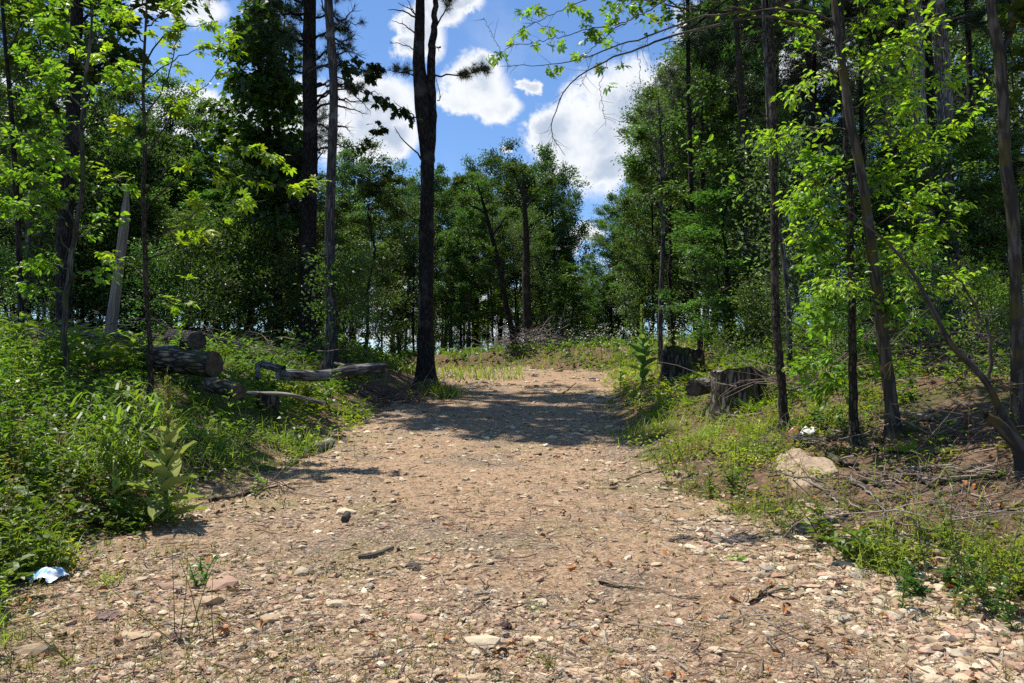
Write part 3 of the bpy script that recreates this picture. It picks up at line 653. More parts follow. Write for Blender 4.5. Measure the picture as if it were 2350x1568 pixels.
proto('shrub3', lambda: as_thing('shrub', *gen_tree(123, 3.2, .025, .05, 1.5, 30, 3400, .08, PALE, up0=45, up1=75, sig=.17, var=.35), BARK_GREY, LEAF_FAR, 'stems', 'foliage'))

SKY = ([-500, 0, 200, 260, 420, 500, 600, 700, 800, 880, 940, 1010, 1080, 1150, 1190, 1240, 1300, 1330, 1372, 1385, 1420, 1445, 1480, 1560, 1600, 1700, 2700],
       [120, 150, 180, 250, 290, 270, 300, 320, 320, 350, 395, 400, 410, 390, 372, 390, 450, 575, 575, 500, 440, 330, 200, 120, 20, -150, -250])
frng = np.random.default_rng(77)
def zone_words(px, d):
    s = ('at the left edge' if px < 130 else 'behind the left logs' if px < 520 else 'left of the forked tree' if px < 900 else 'behind the forked tree' if px < 1060 else
         'at the track bend' if px < 1210 else 'in the far tree line' if px < 1330 else 'by the sky gap' if px < 1480 else 'behind the tall mullein' if px < 1600 else
         'behind the right stumps' if px < 1800 else 'behind the bright saplings' if px < 2100 else 'at the right edge')
    return s
def put_tree(kind, px, d, top=None, jit=60):
    x = (px-1175)/F*d; b = on(x, d, -.05); key = kind
    if top is None: top = max(np.interp(px-35, *SKY), np.interp(px+35, *SKY), np.interp(px, *SKY)) + frng.uniform(0, jit)
    zt = P(px, top, d)[2]; H = max(4, zt-b[2]); H0 = 18. if 'pine' in kind else 14.
    s = H/H0; sxy = min(max(s*frng.uniform(.85, 1.1), .55), 1.25)
    nm = {'slim1': 'slender grey stemmed tree', 'slim2': 'slender dark stemmed tree', 'slim3': 'pale leaved slender tree', 'broad1': 'dark broad crowned tree', 'broad2': 'dense broad leafy tree',
          'airy': 'thin sparse leaved tree', 'edge': 'bushy low branched tree', 'pine1': 'dark layered pine', 'pine2': 'tall bare stemmed pine'}[kind]
    dp = 'front row' if d < 24 else 'middle row' if d < 38 else 'back row'
    use(key, b, frng.uniform(0, 6.28), s, f'{nm} {zone_words(px, d)}, {dp}', 'tree', 'trees of the surrounding woods', sxy)
def wall(n, p0, p1, d0, d1, kinds, jit=60, tops=None):
    for i in range(n):
        px = p0+(p1-p0)*(i+frng.uniform(.1, .9))/n; d = frng.uniform(d0, d1)
        if d < 31 and ledge(d)-1 < (px-1175)/F*d < redge(d)+1.2: d = 33
        put_tree(kinds[frng.integers(0, len(kinds))], px, d, None if tops is None else frng.uniform(*tops), jit)
# left woods, centre, right woods
for px, d, tp, kd in [(905, 40, 400, 'slim2'), (1015, 43, 395, 'slim1'), (1062, 39, 402, 'slim2'), (1100, 44, 400, 'slim3'), (1145, 41, 385, 'broad1'), (1215, 45, 380, 'slim2'), (1280, 40, 420, 'broad1'), (1395, 36, 520, 'broad2'), (1415, 40, 450, 'slim3'), (1180, 35, 520, 'airy'), (1090, 36, 470, 'airy'),
   (60, 17, -120, 'slim1'), (250, 24, 130, 'slim3'), (470, 25, 230, 'slim2'), (-60, 20, -60, 'slim3'), (140, 21, 60, 'broad1'), (350, 27, 190, 'broad2'),
                       (560, 26, 420, 'broad2'), (420, 24, 380, 'edge'), (300, 25, 340, 'broad2'), (180, 22, 330, 'edge'), (60, 24, 300, 'broad2'), (-80, 22, 280, 'edge'), (640, 27, 480, 'edge'), (800, 28, 470, 'slim3'), (500, 22, 500, 'edge'), (250, 21, 480, 'edge'), (720, 26, 520, 'broad2')]:
    put_tree(kd, px, d, tp)
wall(12, -600, 900, 44, 58, ['broad2', 'edge'], 60, (300, 560))
wall(8, 1480, 2700, 40, 55, ['broad2', 'edge'], 60, (300, 560))
wall(7, 880, 1290, 54, 66, ['edge', 'broad2'], 60, (520, 660))
wall(13, -500, 900, 33, 42, ['slim1', 'slim3', 'broad2', 'slim2', 'broad1'], 50)
wall(14, -350, 880, 24, 32, ['slim2', 'slim3', 'broad2', 'edge', 'broad1', 'slim1'], 170)
wall(10, -250, 860, 19, 24, ['slim2', 'airy', 'edge', 'slim3'], 60, (330, 520))
wall(9, 880, 1300, 46, 58, ['broad2', 'slim1', 'broad1', 'slim2'], 40)
wall(10, 860, 1320, 36, 45, ['slim1', 'slim2', 'broad1', 'edge', 'airy'], 120)
wall(6, 900, 1330, 33.5, 36, ['slim2', 'airy', 'slim1'], 200)
put_tree('broad1', 1250, 42, 385); put_tree('slim3', 1190, 40, 376); put_tree('edge', 1345, 62, 600); put_tree('edge', 1300, 60, 590)
wall(9, 1425, 1760, 32, 44, ['broad2', 'slim1', 'slim3', 'edge', 'slim2'], 50)
wall(9, 1450, 2300, 25, 33, ['slim1', 'slim3', 'broad2', 'pine1', 'edge'], 80)
wall(8, 1560, 2600, 18, 24, ['slim2', 'airy', 'pine1', 'pine2', 'slim1'], 60)
wall(7, 1650, 2700, 14, 18, ['edge', 'pine2', 'slim1', 'slim3'], 60, (250, 520))
wall(6, 1700, 2900, 30, 42, ['pine1', 'slim1', 'pine2', 'slim3'], 30)
put_tree('airy', 1545, 25, 140); put_tree('edge', 1500, 29, 300); put_tree('slim1', 1455, 33, 440); put_tree('pine2', 1620, 22, -60); put_tree('pine1', 1680, 24, -140)
put_tree('pine2', 640, 23, -80); put_tree('pine1', 1770, 21, -250)
for i, (px, d) in enumerate([(1400, 37), (1360, 44), (1430, 39), (1290, 42)]): put_tree('edge', px, d, 640-30*i)
def put_shrubs(n, p0, p1, d0, d1, kinds, smin, smax):
    for i in range(n):
        px = p0+(p1-p0)*(i+frng.uniform(0, 1))/n; d = frng.uniform(d0, d1); x = (px-1175)/F*d
        if d < 31 and ledge(d)-.9 < x < redge(d)+.9: continue
        k = kinds[frng.integers(0, len(kinds))]; nm = {'shrub1': 'mid green leafy shrub', 'shrub2': 'yellow green low shrub', 'shrub3': 'pale leaved tall shrub'}[k]
        s = frng.uniform(smin, smax)
        use(k, on(x, d, -.03), frng.uniform(0, 6.28), s, f'{nm} {zone_words(px, d)}, {"near" if d < 15 else "deeper in"}', 'shrub', 'shrubs on the floor of the woods')
put_shrubs(26, -300, 930, 15, 26, ['shrub1', 'shrub3', 'shrub1'], .6, 1.3)
put_shrubs(30, -300, 900, 24, 36, ['shrub1', 'shrub3'], 1.1, 2.0)
put_shrubs(15, 880, 1400, 33, 44, ['shrub1', 'shrub3', 'shrub2'], .7, 1.5)
put_shrubs(26, 1640, 2600, 13, 26, ['shrub1', 'shrub3', 'shrub2'], .5, 1.2)
put_shrubs(14, 1400, 2500, 30, 38, ['shrub1', 'shrub3'], .8, 1.6)
put_shrubs(9, 1720, 2500, 9.5, 12.5, ['shrub2', 'shrub1'], .3, .6)

# ------------------------------------------------------------------ the trees one can tell apart
def path3(pts, d, slope=0.):
    """pixel path -> world points; a third number is an extra distance"""
    return np.array([P(p[0], p[1], d+(p[2] if len(p) > 2 else 0)) for p in pts])
class Hero:
    def __init__(s, name, seed, px, widths, d=None, mat=BARK_BLACK, base=None, n=26, ridge=.05, k=12, wob=0.):
        s.rng = np.random.default_rng(seed); s.name = name; s.mat = mat; s.wood = MB(); s.crown = MB()
        if d is None: h = hit(px[0][0], px[0][1]); d = h[1]
        s.d = d; pts = path3(px, d); g = float(G(pts[0][0], d)); s.loc = np.array((pts[0][0], d, g))
        if d is not None: pts = np.vstack(((pts[0][0], d, g-.12), pts[1:] if abs(pts[0][2]-g) < .35 else pts))
        w = np.asarray(widths, float)/2/F*d
        if len(w) != len(pts): w = np.interp(np.linspace(0, 1, len(pts)), np.linspace(0, 1, len(w)), w)
        f = np.linspace(0, 1, n)**1.7; cc = curve(pts, 240); fi = f*239; ii = np.minimum(fi.astype(int), 238); c = cc[ii]+(cc[ii+1]-cc[ii])*(fi-ii)[:, None]
        if wob: c[2:-1] += s.rng.normal(0, wob, c[2:-1].shape)
        r = np.interp(f, np.linspace(0, 1, len(w)), w); r = r*(1+.75*np.exp(-(c[:, 2]-g).clip(0)/(.9*r[0]+.04)))*(1+s.rng.normal(0, .025, n))
        s.trunk = c; s.r = r; tubes(s.wood, c, r, k, ridge=ridge, rng=s.rng)
    def limb(s, px, w0, w1=1.5, n=14, k=6, d=None, wob=.012):
        c = curve(path3(px, s.d if d is None else d), n, wob, s.rng); r = np.linspace(w0, w1, n)/2/F*s.d
        tubes(s.wood, c, r, k); return c
    def twigs(s, limb, n, l0, l1, r=.004, f0=.2, up=.1, ang=(30, 70)):
        b = branchlets(s.rng, limb, None, n, l0, l1, f0, up, ang); tubes(s.wood, b, np.linspace(r, r*.35, 4)[None].repeat(n, 0), 3); return b
    def leaves(s, tw, per, tmpl, L, wr, base, var=.18, droop=-.25, jit=.02, flat=.35, yel=.3, spread=.8):
        """leaves spaced along twigs, alternately left and right"""
        n = len(tw); i = np.repeat(np.arange(n), per); t = s.rng.uniform(.25, 3, n*per); a = np.minimum(t.astype(int), 2); u = (t-a)[:, None]
        pos = tw[i, a]*(1-u)+tw[i, a+1]*u + s.rng.normal(0, jit, (n*per, 3)); dd = unit(tw[i, a+1]-tw[i, a])
        side = unit(np.cross(dd, (0, 0, 1.)))*s.rng.choice([-1, 1], (n*per, 1))
        d = unit(dd*.8+side*spread*s.rng.uniform(.3, 1.3, (n*per, 1))+s.rng.normal(0, .2, (n*per, 3))+np.array((0, 0, droop)))
        l = L*s.rng.uniform(.6, 1.2, n*per)
        stamp(s.crown, tmpl[0], tmpl[1], pos, d, np.array((0, 0, 1.))+s.rng.normal(0, flat, (n*per, 3)), l, l*wr, l, gcol(s.rng, n*per, base, var, yel))
    def top_crown(s, z0, z1, nl, L, nleaf, ll, base, tmpl=LEAF4, wr=.5, pine=False, sig=.22, at=None):
        """the crown above the frame, on limbs of its own"""
        o = s.trunk[-1] if at is None else at; rng = s.rng
        for i in range(nl):
            f = (i+.5)/nl; a = i*2.4+rng.normal(0, .3); e = R(rng.uniform(0, 25) if pine else rng.uniform(15, 50)); l = L*(1-.55*f)*rng.uniform(.7, 1.15)
            zz = z0+(z1-z0)*f; b = np.array([np.interp(zz, s.trunk[:, 2], s.trunk[:, j]) for j in range(2)]+[zz]) if zz < s.trunk[-1, 2] else np.array((s.trunk[-1, 0], s.trunk[-1, 1], zz))
            d = np.array((math.cos(a)*math.cos(e), math.sin(a)*math.cos(e), math.sin(e))); c = curve([b, b+d*l*.5, b+d*l+np.array((0, 0, .05*l))], 7, .03, rng)
            tubes(s.wood, c, np.linspace(.03, .008, 7), 4); tw = s.twigs(c, int(5+l*3), l*.2, l*.5)
            m = max(2, int(nleaf/nl/len(tw)))
            if pine: s.leaves(tw, m, NEED, ll, 1.2, base, jit=.06, flat=1)
            else: s.leaves(tw, m, tmpl, ll, wr, base, jit=sig*.5)
    def done(s, label, cat='tree', leafm=LEAF, group=None):
        root = empty(s.name, s.loc); s.wood.build('trunk', s.mat, root, True, s.loc)
        if s.crown.n: s.crown.build('crown', leafm, root, False, s.loc)
        return tag(root, label, cat, group)
YG = (.215, .31, .035); YG2 = (.135, .225, .032); VINE = (.06, .11, .022)

# the forked dark tree left of the track
t = Hero('forked_tree', 1, [(978, 872), (977, 780), (978, 600), (980, 470), (981, 390), (979, 335), (971, 260), (965, 190), (961, 140), (962, 90), (964, 20), (964, -100), (960, -400), (955, -800)],
         [46, 37, 34, 33, 30, 34, 37, 34, 29, 25, 22, 19, 12, 5], 18, BARK_BLACK, n=60, ridge=.045, k=16)
c = t.limb([(984, 395), (990, 335), (992, 256), (989, 183), (990, 130), (994, 88), (998, 50), (998, 0), (999, -80), (1006, -300), (1010, -600)], 19, 5, 44, 12); c2 = c
tubes(t.wood, c+np.array((0, .01, 0)), np.interp(np.linspace(0, 1, 44), [0, .1, .35, .5, 1], [22, 21, 20, 17, 6])/2/F*18, 12, ridge=.05, rng=t.rng)
for px, w in ([((905, 290), (920, 315), (950, 345), (968, 368)), 5], [((1002, 110), (1010, 108)), 5], [((890, 23), (925, 25), (960, 45)), 5], [((900, 48), (935, 62), (958, 82)), 4],
              [((895, 98), (930, 104), (955, 118)), 3], [((880, 160), (930, 168), (958, 175)), 3], [((905, 235), (940, 258), (960, 275)), 4], [((915, 8), (940, 20), (958, 40)), 4],
              [((925, 165), (940, 170), (956, 172)), 3], [((900, 475), (930, 490), (968, 510)), 4], [((935, 0), (950, 30), (962, 60)), 4], [((1000, 170), (1010, 225), (1004, 232)), 3]):
    q = t.limb([px[i] for i in range(len(px)-1, -1, -1)], w, 1.2, 10, 5); t.twigs(q, 5, .08, .3, .006)
q = t.limb([(990, 175), (1030, 172), (1070, 172), (1110, 158)], 5, 1.5, 12, 5)
tw = t.twigs(q, 22, .2, .45, .005, .35); t.leaves(tw, 6, NEED, .17, 1.2, (.10, .11, .05), flat=1)
q = t.limb([(975, 170), (940, 160), (905, 160)], 4, 1.5, 10, 5); tw = t.twigs(q, 12, .15, .35, .005, .3); t.leaves(tw, 5, NEED, .16, 1.2, (.09, .11, .05), flat=1)
q = t.limb([(1002, 60), (1025, 20), (1045, -20)], 4, 1.5, 10, 5); tw = t.twigs(q, 14, .2, .4, .005, .3); t.leaves(tw, 5, NEED, .16, 1.2, (.09, .11, .05), flat=1)
t.top_crown(12, 17.5, 16, 1.6, 1800, .2, (.04, .07, .035), pine=True)
t.done('tall dark tree forking into two stems, left of the track', leafm=NEEDLE)

# dark pine with vines, and the grey trunk beside it
t = Hero('pine_tree', 2, [(703, 835), (706, 700), (710, 500), (712, 300), (710, 100), (712, -100), (712, -600)], [44, 36, 35, 34, 32, 26, 6], 19, BARK_BLACK, n=36, ridge=.05, k=14)
rp = np.random.default_rng(5)
for i in range(34):
    y = rp.uniform(-40, 560) if i < 24 else rp.uniform(-30, 200); sgn = rp.choice([-1, 1], p=[.6, .4]); l = rp.uniform(60, 170) if y < 330 else rp.uniform(30, 80)
    dz = rp.uniform(-1.6, 1.6)
    q = t.limb([(710, y, 0), (710+sgn*l*.5, y-12+rp.uniform(-20, 15), dz*.5), (710+sgn*l, y-10+rp.uniform(-30, 45), dz)], 7, 1.3, 12, 5, wob=.03)
    tw = t.twigs(q, 16, .2, .7, .006, .15)
    if y < 190: t.leaves(tw[:12], 7, NEED, .19, 1.2, (.04, .07, .035), flat=1)
t.top_crown(11, 17.5, 28, 4.4, 8200, .22, (.035, .062, .035), pine=True)
t.done('tall straight pine with a dark trunk and tangled dead boughs beside the grey trunk', leafm=NEEDLE)
t = Hero('vine_covered_tree', 3, [(640, 850), (636, 600), (628, 400), (600, 200), (590, 0), (590, -250)], [26, 22, 20, 16, 13, 5], 20.5, BARK_BLACK, n=30)
for (cx, cyy, rx, ry, m, dk) in [(560, 60, 55, 90, 10, 1), (530, 190, 40, 70, 7, 1), (610, 230, 60, 70, 8, 1), (640, 90, 60, 110, 9, 1), (600, 340, 70, 60, 9, 1), (670, 340, 50, 60, 10, 1), (580, 430, 70, 50, 10, 1), (640, 470, 60, 60, 10, 1), (520, 320, 40, 40, 6, 1), (660, 200, 40, 60, 8, 1)]:
    for j in range(m):
        ex, ey = cx+rp.normal(0, rx*.55), cyy+rp.normal(0, ry*.55); q = t.limb([(615, ey+50), ((615+ex)/2, ey+10, rp.normal(0, .5)), (ex, ey, rp.normal(0, .9))], 3, 1, 8, 4)
        tw = t.twigs(q, 8, .25, .8, .004, .3, -.1); t.leaves(tw, 14, MAPLE, .17, .95, (.05, .095, .02), jit=.12, flat=.5, droop=-.5)
t.top_crown(11.5, 13.5, 8, 2.0, 1500, .16, VINE, MAPLE, .9)
t.done('tree draped in dark vine leaves left of the tall pine')
t = Hero('grey_trunk_tree', 4, [(755, 838), (760, 790), (758, 650), (757, 500), (763, 330), (766, 200), (757, 60), (752, -60), (748, -400)], [42, 27, 25, 23, 22, 20, 21, 18, 6], 15.6, BARK_GREY, n=36, ridge=.04, k=14)
for px in ([(762, 60), (795, 40), (815, 8)], [(760, 40), (742, 20), (735, -20)], [(765, 130), (800, 118), (840, 135)], [(765, 200), (800, 205), (850, 255)], [(762, 240), (800, 250), (840, 262)], [(765, 90), (790, 95), (815, 80)], [(765, 160), (735, 150), (700, 170)], [(760, 300), (735, 285), (715, 300)], [(768, 290), (790, 292), (800, 300)]):
    q = t.limb(px, 6, 1.2, 12, 5); t.twigs(q, 12, .15, .5, .005)
for px, m in (([(765, 95, .2), (800, 120, .3), (850, 175, .3), (862, 150, .3)], 26), ([(764, 170, .2), (800, 190, .3), (850, 215), (905, 250), (950, 275)], 24), ([(768, 330), (800, 340), (850, 320), (880, 290)], 12), ([(768, 380), (800, 400), (860, 420), (900, 390)], 16), ([(760, 120), (790, 150), (810, 200)], 14)):
    q = t.limb(px, 3.5, 1, 14, 4); tw = t.twigs(q, m, .15, .4, .004, .3, -.15); t.leaves(tw, 6, MAPLE, .13, .95, (.04, .08, .018), flat=.5, droop=-.6)
t.top_crown(9.9, 15.5, 24, 3.1, 9500, .15, MID, MAPLE, .9)
t.done('straight grey trunk with a flared foot between the pine and the forked tree')

# left side
t = Hero('large_dark_tree', 5, [(150, 800), (146, 600), (155, 430), (166, 300), (172, 130), (178, -20), (185, -350)], [40, 32, 31, 30, 28, 26, 8], 13.5, BARK_BLACK, n=34, ridge=.04, k=14)
for px, m in (([(165, 330), (130, 250), (90, 160), (20, 90)], 16), ([(168, 260), (215, 200), (260, 120), (290, 20)], 16), ([(172, 120), (120, 60), (60, 0), (0, -40)], 14), ([(160, 420), (110, 380), (50, 370)], 12), ([(172, 180), (230, 150), (300, 130)], 12), ([(170, 60), (230, 20), (300, -20)], 12)):
    q = t.limb(px, 9, 2, 16, 6); tw = t.twigs(q, m, .4, 1.0, .006, .2); t.leaves(tw, 20, MAPLE, .15, .95, (.055, .105, .022), jit=.08, flat=.5)
t.top_crown(7.6, 13, 18, 2.6, 5500, .14, MID, MAPLE, .9)
t.done('large dark straight trunk standing behind the left saplings')
t = Hero('hickory_sapling', 6, [(345, 850), (343, 780), (333, 620), (330, 480), (331, 340), (330, 180), (337, 0), (340, -130)], [16, 12, 11, 11, 9, 8, 5, 2], 9.4, BARK_BROWN, n=30, ridge=.03, wob=.006)
HICKL = [([(330, 480), (290, 430), (240, 400), (170, 385)], 13), ([(329, 500), (370, 440), (420, 400), (520, 345), (600, 350), (640, 375)], 20), ([(331, 260), (290, 200), (250, 150), (200, 120)], 14), ([(331, 270), (380, 190), (400, 110), (430, 40)], 14),
         ([(330, 210), (300, 160), (240, 110)], 10), ([(330, 190), (380, 150), (440, 120), (530, 90)], 13), ([(331, 370), (385, 280), (400, 240), (470, 200), (560, 95)], 14), ([(333, 600), (420, 560), (480, 520), (560, 460)], 12),
         ([(333, 140), (370, 90), (430, 60), (500, 50)], 12), ([(334, 100), (300, 60), (250, 20)], 10), ([(335, 60), (390, 20), (440, -20)], 9), ([(337, 20), (310, -30), (280, -60)], 8), ([(332, 330), (300, 290), (270, 280)], 7),
         ([(334, 640), (270, 590), (215, 575)], 7), ([(336, 660), (400, 690), (440, 640)], 6), ([(330, 440), (400, 380), (450, 395), (560, 410), (680, 430), (735, 415)], 18), ([(333, 560), (400, 520), (490, 470), (610, 460)], 12)]
for i, (px, m) in enumerate(HICKL):
    dz = t.rng.uniform(-1.0, 1.0); pp = [(p[0], p[1], dz*j/len(px)) for j, p in enumerate(px)]
    q = t.limb(pp, 4.5, 1.2, 14, 5, wob=.01); tw = t.twigs(q, int(m*.95), .08, .34, .003, .18, .05); t.leaves(tw, 3, HICK, .135, 1.0, YG, jit=.02, flat=.4, droop=-.3)
t.done('slim sapling with bright compound leaves in front of the left log')
t = Hero('mossy_sapling', 7, [(158, 895), (150, 740), (158, 640), (170, 560), (188, 430), (190, 240), (205, 120), (215, -60)], [15, 13, 12, 12, 11, 9, 7, 3], 8.7, BARK_MOSSY, n=30, ridge=.04, wob=.01)
for px, m in [([(187, 430), (150, 380), (90, 340), (20, 300)], 18), ([(190, 400), (240, 350), (280, 330), (310, 335)], 9), ([(189, 300), (230, 230), (265, 180), (300, 160)], 10), ([(165, 590), (120, 520), (60, 480), (0, 470)], 18), ([(175, 520), (130, 440), (70, 400), (20, 390)], 16),
              ([(180, 470), (230, 440), (280, 430)], 7), ([(190, 250), (140, 190), (80, 140), (20, 120)], 16), ([(200, 160), (150, 90), (90, 50)], 14), ([(160, 620), (110, 600), (40, 610)], 13), ([(205, 110), (240, 60), (260, 0)], 9), ([(210, 40), (160, 0), (110, -40)], 10), ([(170, 560), (215, 520), (260, 500)], 8), ([(158, 650), (210, 620), (260, 640)], 6), ([(150, 700), (100, 660), (50, 660)], 8), ([(188, 350), (120, 270), (60, 230)], 14)]:
    dz = t.rng.uniform(-.9, .9); pp = [(p[0], p[1], dz*j/len(px)) for j, p in enumerate(px)]
    q = t.limb(pp, 4.5, 1.2, 14, 5, wob=.012); tw = t.twigs(q, int(m*1.6), .08, .35, .0028, .15, .05); t.leaves(tw, 6, LEAF6, .085, .62, YG2, jit=.03, flat=.6, droop=-.35)
t.done('crooked mossy sapling with many small green leaves by the left edge')
t = Hero('thin_tree', 8, [(48, 720), (40, 500), (25, 250), (10, 80), (-5, -150)], [16, 13, 11, 9, 4], 10, BARK_BLACK, n=20)
for px in ([(30, 330), (80, 240), (140, 200)], [(20, 200), (90, 120), (150, 60)], [(15, 120), (60, 40), (120, 0)], [(40, 480), (0, 420), (-60, 380)], [(42, 520), (90, 470), (140, 450)], [(35, 400), (80, 360), (120, 350)]):
    q = t.limb(px, 4, 1.2, 12, 4); tw = t.twigs(q, 20, .15, .5, .003, .15); t.leaves(tw, 8, LEAF6, .10, .6, YG2, jit=.04, flat=.6)
t.done('thin dark leaning stem at the far left edge')
t = Hero('broken_snag', 9, [(250, 800), (256, 745), (270, 640), (282, 540), (288, 480), (291, 440)], [30, 25, 23, 21, 18, 8], 12.5, WOOD_SNAG, n=18, ridge=.04, k=14)
tubes(t.wood, curve(path3([(284, 500), (289, 470), (285, 425)], 12.5), 6), np.array([6, 6, 5, 4, 2, .6])/2/F*12.5, 6)
t.done('pale broken dead trunk leaning right behind the left logs', 'dead tree')

# right side
t = Hero('dark_sapling', 10, [(1802, 990), (1795, 900), (1783, 760), (1778, 600), (1777, 450), (1775, 300), (1772, 150), (1770, -20), (1765, -300)], [23, 20, 19, 19, 18, 17, 16, 14, 5], None, BARK_BROWN, n=60, ridge=.03, k=14, wob=.004)
for px, m in ([[(1777, 520), (1720, 460), (1640, 400), (1600, 330), (1560, 290)], 9], [[(1777, 480), (1740, 440), (1700, 420)], 5], [[(1775, 640), (1700, 650), (1600, 700)], 5], [[(1777, 300), (1740, 250), (1700, 240)], 6], [[(1774, 200), (1820, 150), (1840, 90)], 8], [[(1772, 100), (1740, 60), (1700, 30)], 8], [[(1778, 560), (1850, 540), (1920, 510)], 7]):
    q = t.limb(px, 3, .8, 16, 4, wob=.02); tw = t.twigs(q, m, .1, .4, .0025)
    if m > 7: t.leaves(tw, 3, LEAF6, .10, .5, YG2)
t.top_crown(5.6, 8.5, 12, 1.6, 1600, .1, YG2, LEAF6, .5)
t.done('straight dark sapling trunk rising beside the red bag')
t = Hero('shaded_sapling', 11, [(1962, 1015), (1958, 900), (1955, 750), (1952, 600), (1950, 450), (1940, 300), (1935, 100), (1930, -100)], [22, 19, 17, 17, 15, 13, 10, 5], None, BARK_BROWN, n=40, ridge=.03, k=12, wob=.004)
T2L = [[(1953, 640), (1900, 600), (1840, 560)], [(1953, 620), (2000, 560), (2060, 540)], [(1952, 540), (1890, 480), (1830, 470)], [(1955, 720), (1900, 740), (1850, 720)], [(1955, 800), (1890, 830), (1830, 850)], [(1955, 700), (2000, 690), (2040, 700)], [(1951, 480), (1990, 420), (2040, 400)], [(1957, 850), (1920, 870), (1880, 900)], [(1956, 780), (2000, 800), (2030, 840)], [(1952, 560), (1900, 530), (1850, 620)], [(1955, 740), (1910, 700), (1870, 640)], [(1950, 420), (1900, 380), (1850, 370)]]
for px in T2L:
    dz = t.rng.uniform(-.9, .9); pp = [(p[0], p[1], dz*j/len(px)) for j, p in enumerate(px)]
    q = t.limb(pp, 3, .8, 12, 4, wob=.01); tw = t.twigs(q, 26, .1, .35, .0025, .15, .05); t.leaves(tw, 6, LEAF6, .09, .55, YG2, jit=.02, flat=.55, droop=-.3)
t.top_crown(5.2, 7.5, 8, 1.3, 900, .09, YG, LEAF6, .5)
t.done('leafy sapling with a shaded trunk, middle one of the right hand three')
t = Hero('leaning_sapling', 12, [(2052, 1008), (2046, 930), (2032, 820), (2018, 700), (2004, 600), (1990, 490), (1975, 390), (1956, 300), (1940, 200), (1925, 100), (1915, 0), (1900, -200)], [33, 29, 27, 26, 25, 23, 21, 20, 19, 17, 15, 8], None, BARK_SMOOTH, n=50, ridge=.02, k=14)
T3L = [([(1985, 450), (2080, 380), (2180, 300), (2260, 220)], 20), ([(1975, 400), (1880, 420), (1800, 480)], 14), ([(2010, 650), (2100, 560), (2200, 480)], 18), ([(2000, 560), (1900, 560), (1830, 540)], 12), ([(1950, 300), (1870, 290), (1790, 310), (1740, 300)], 12),
       ([(1940, 200), (2040, 120), (2140, 60)], 18), ([(1950, 250), (2060, 200), (2200, 180)], 20), ([(1980, 420), (2060, 330), (2120, 290)], 14), ([(2020, 720), (2110, 660), (2200, 640)], 14), ([(1925, 110), (1990, 50), (2060, 0)], 14), ([(2015, 690), (1940, 660), (1880, 640)], 12),
       ([(1965, 340), (2040, 260), (2100, 240)], 14), ([(2030, 780), (2090, 740), (2140, 740)], 9), ([(2000, 540), (2070, 480), (2150, 430)], 14), ([(1935, 160), (1880, 170), (1820, 220)], 8), ([(1915, 40), (1850, 60), (1810, 40)], 8), ([(2005, 600), (1950, 520), (1880, 500)], 10), ([(2010, 640), (2080, 600), (2140, 560)], 12), ([(1930, 130), (2000, 130), (2120, 130)], 12)]
for px, m in T3L:
    dz = t.rng.uniform(-1.5, 1.5); pp = [(p[0], p[1], dz*j/len(px)) for j, p in enumerate(px)]
    q = t.limb(pp, 4, .9, 14, 4, wob=.015); tw = t.twigs(q, int(m*2.8), .1, .5, .0026, .12, .03); t.leaves(tw, 5, LEAF6, .070, .50, YG, jit=.03, flat=.5, droop=-.4, yel=.4)
# its long boughs over the track
BOUGHS = [([(1950, 125), (1924, 105), (1889, 84), (1831, 55), (1756, 38), (1694, 47), (1596, 68), (1522, 90), (1479, 107), (1428, 125), (1377, 147), (1331, 172), (1292, 219), (1272, 266), (1266, 305), (1280, 336), (1297, 357)], 8),
          ([(1925, 60), (1901, 45), (1850, 27), (1792, 21), (1733, 25), (1616, 39), (1545, 59), (1487, 82), (1420, 104), (1366, 125), (1319, 139), (1264, 149), (1198, 153), (1147, 152)], 7),
          ([(1756, 38), (1694, 20), (1635, 4), (1560, -20), (1500, -40)], 5), ([(1600, -20), (1530, 0), (1491, 23), (1436, 51), (1397, 78), (1358, 113), (1319, 137)], 4),
          ([(1436, 51), (1366, 64), (1295, 82), (1225, 98), (1178, 105), (1147, 121)], 2.5), ([(1400, -20), (1331, 4), (1264, 35), (1225, 55), (1186, 78)], 2.5), ([(1460, 114), (1470, 160), (1465, 220), (1480, 280)], 1.4), ([(1395, 140), (1377, 200), (1384, 250), (1391, 290)], 1.4),
          ([(1560, 55), (1530, 110), (1535, 190)], 1.4), ([(1300, 80), (1250, 60), (1180, 30)], 1.4), ([(1170, 153), (1140, 100), (1110, 40)], 1.2), ([(1360, 125), (1345, 170), (1330, 200)], 1)]
for i, (px, w) in enumerate(BOUGHS):
    pp = [(p[0], p[1], -.5*(1950-p[0])/800) for p in px]; q = t.limb(pp, w, 1.0, 40, 5, wob=.006)
    tw = t.twigs(q, int(len(px)*1.6), .06, .4, .0022, .35, -.12, (30, 80))
CL = [(1218, 26), (1195, 37), (1206, 75), (1178, 95), (1221, 97), (1258, 71), (1258, 100), (1288, 102), (1342, 98), (1346, 27), (1349, 50), (1350, 72), (1366, 78), (1397, 25), (1405, 35), (1398, 62), (1394, 97), (1410, 114), (1330, 122), (1268, 165), (1262, 160), (1282, 158), (1382, 152), (1426, 150), (1400, 196), (1150, 124), (1140, 135), (1492, 43), (1300, 12), (1328, 8), (1440, 12), (1415, 28), (1420, 18), (1350, 36), (1372, 84), (1120, 140), (1228, 20), (1460, 20), (1360, 72), (1400, 45)]
cp = np.array([P(x, y, t.d-.5*(1950-x)/800) for x, y in CL]); m = 3; ci = np.repeat(np.arange(len(cp)), m); a = t.rng.uniform(0, 6.28, len(ci)); e = t.rng.uniform(-1.2, .1, len(ci))
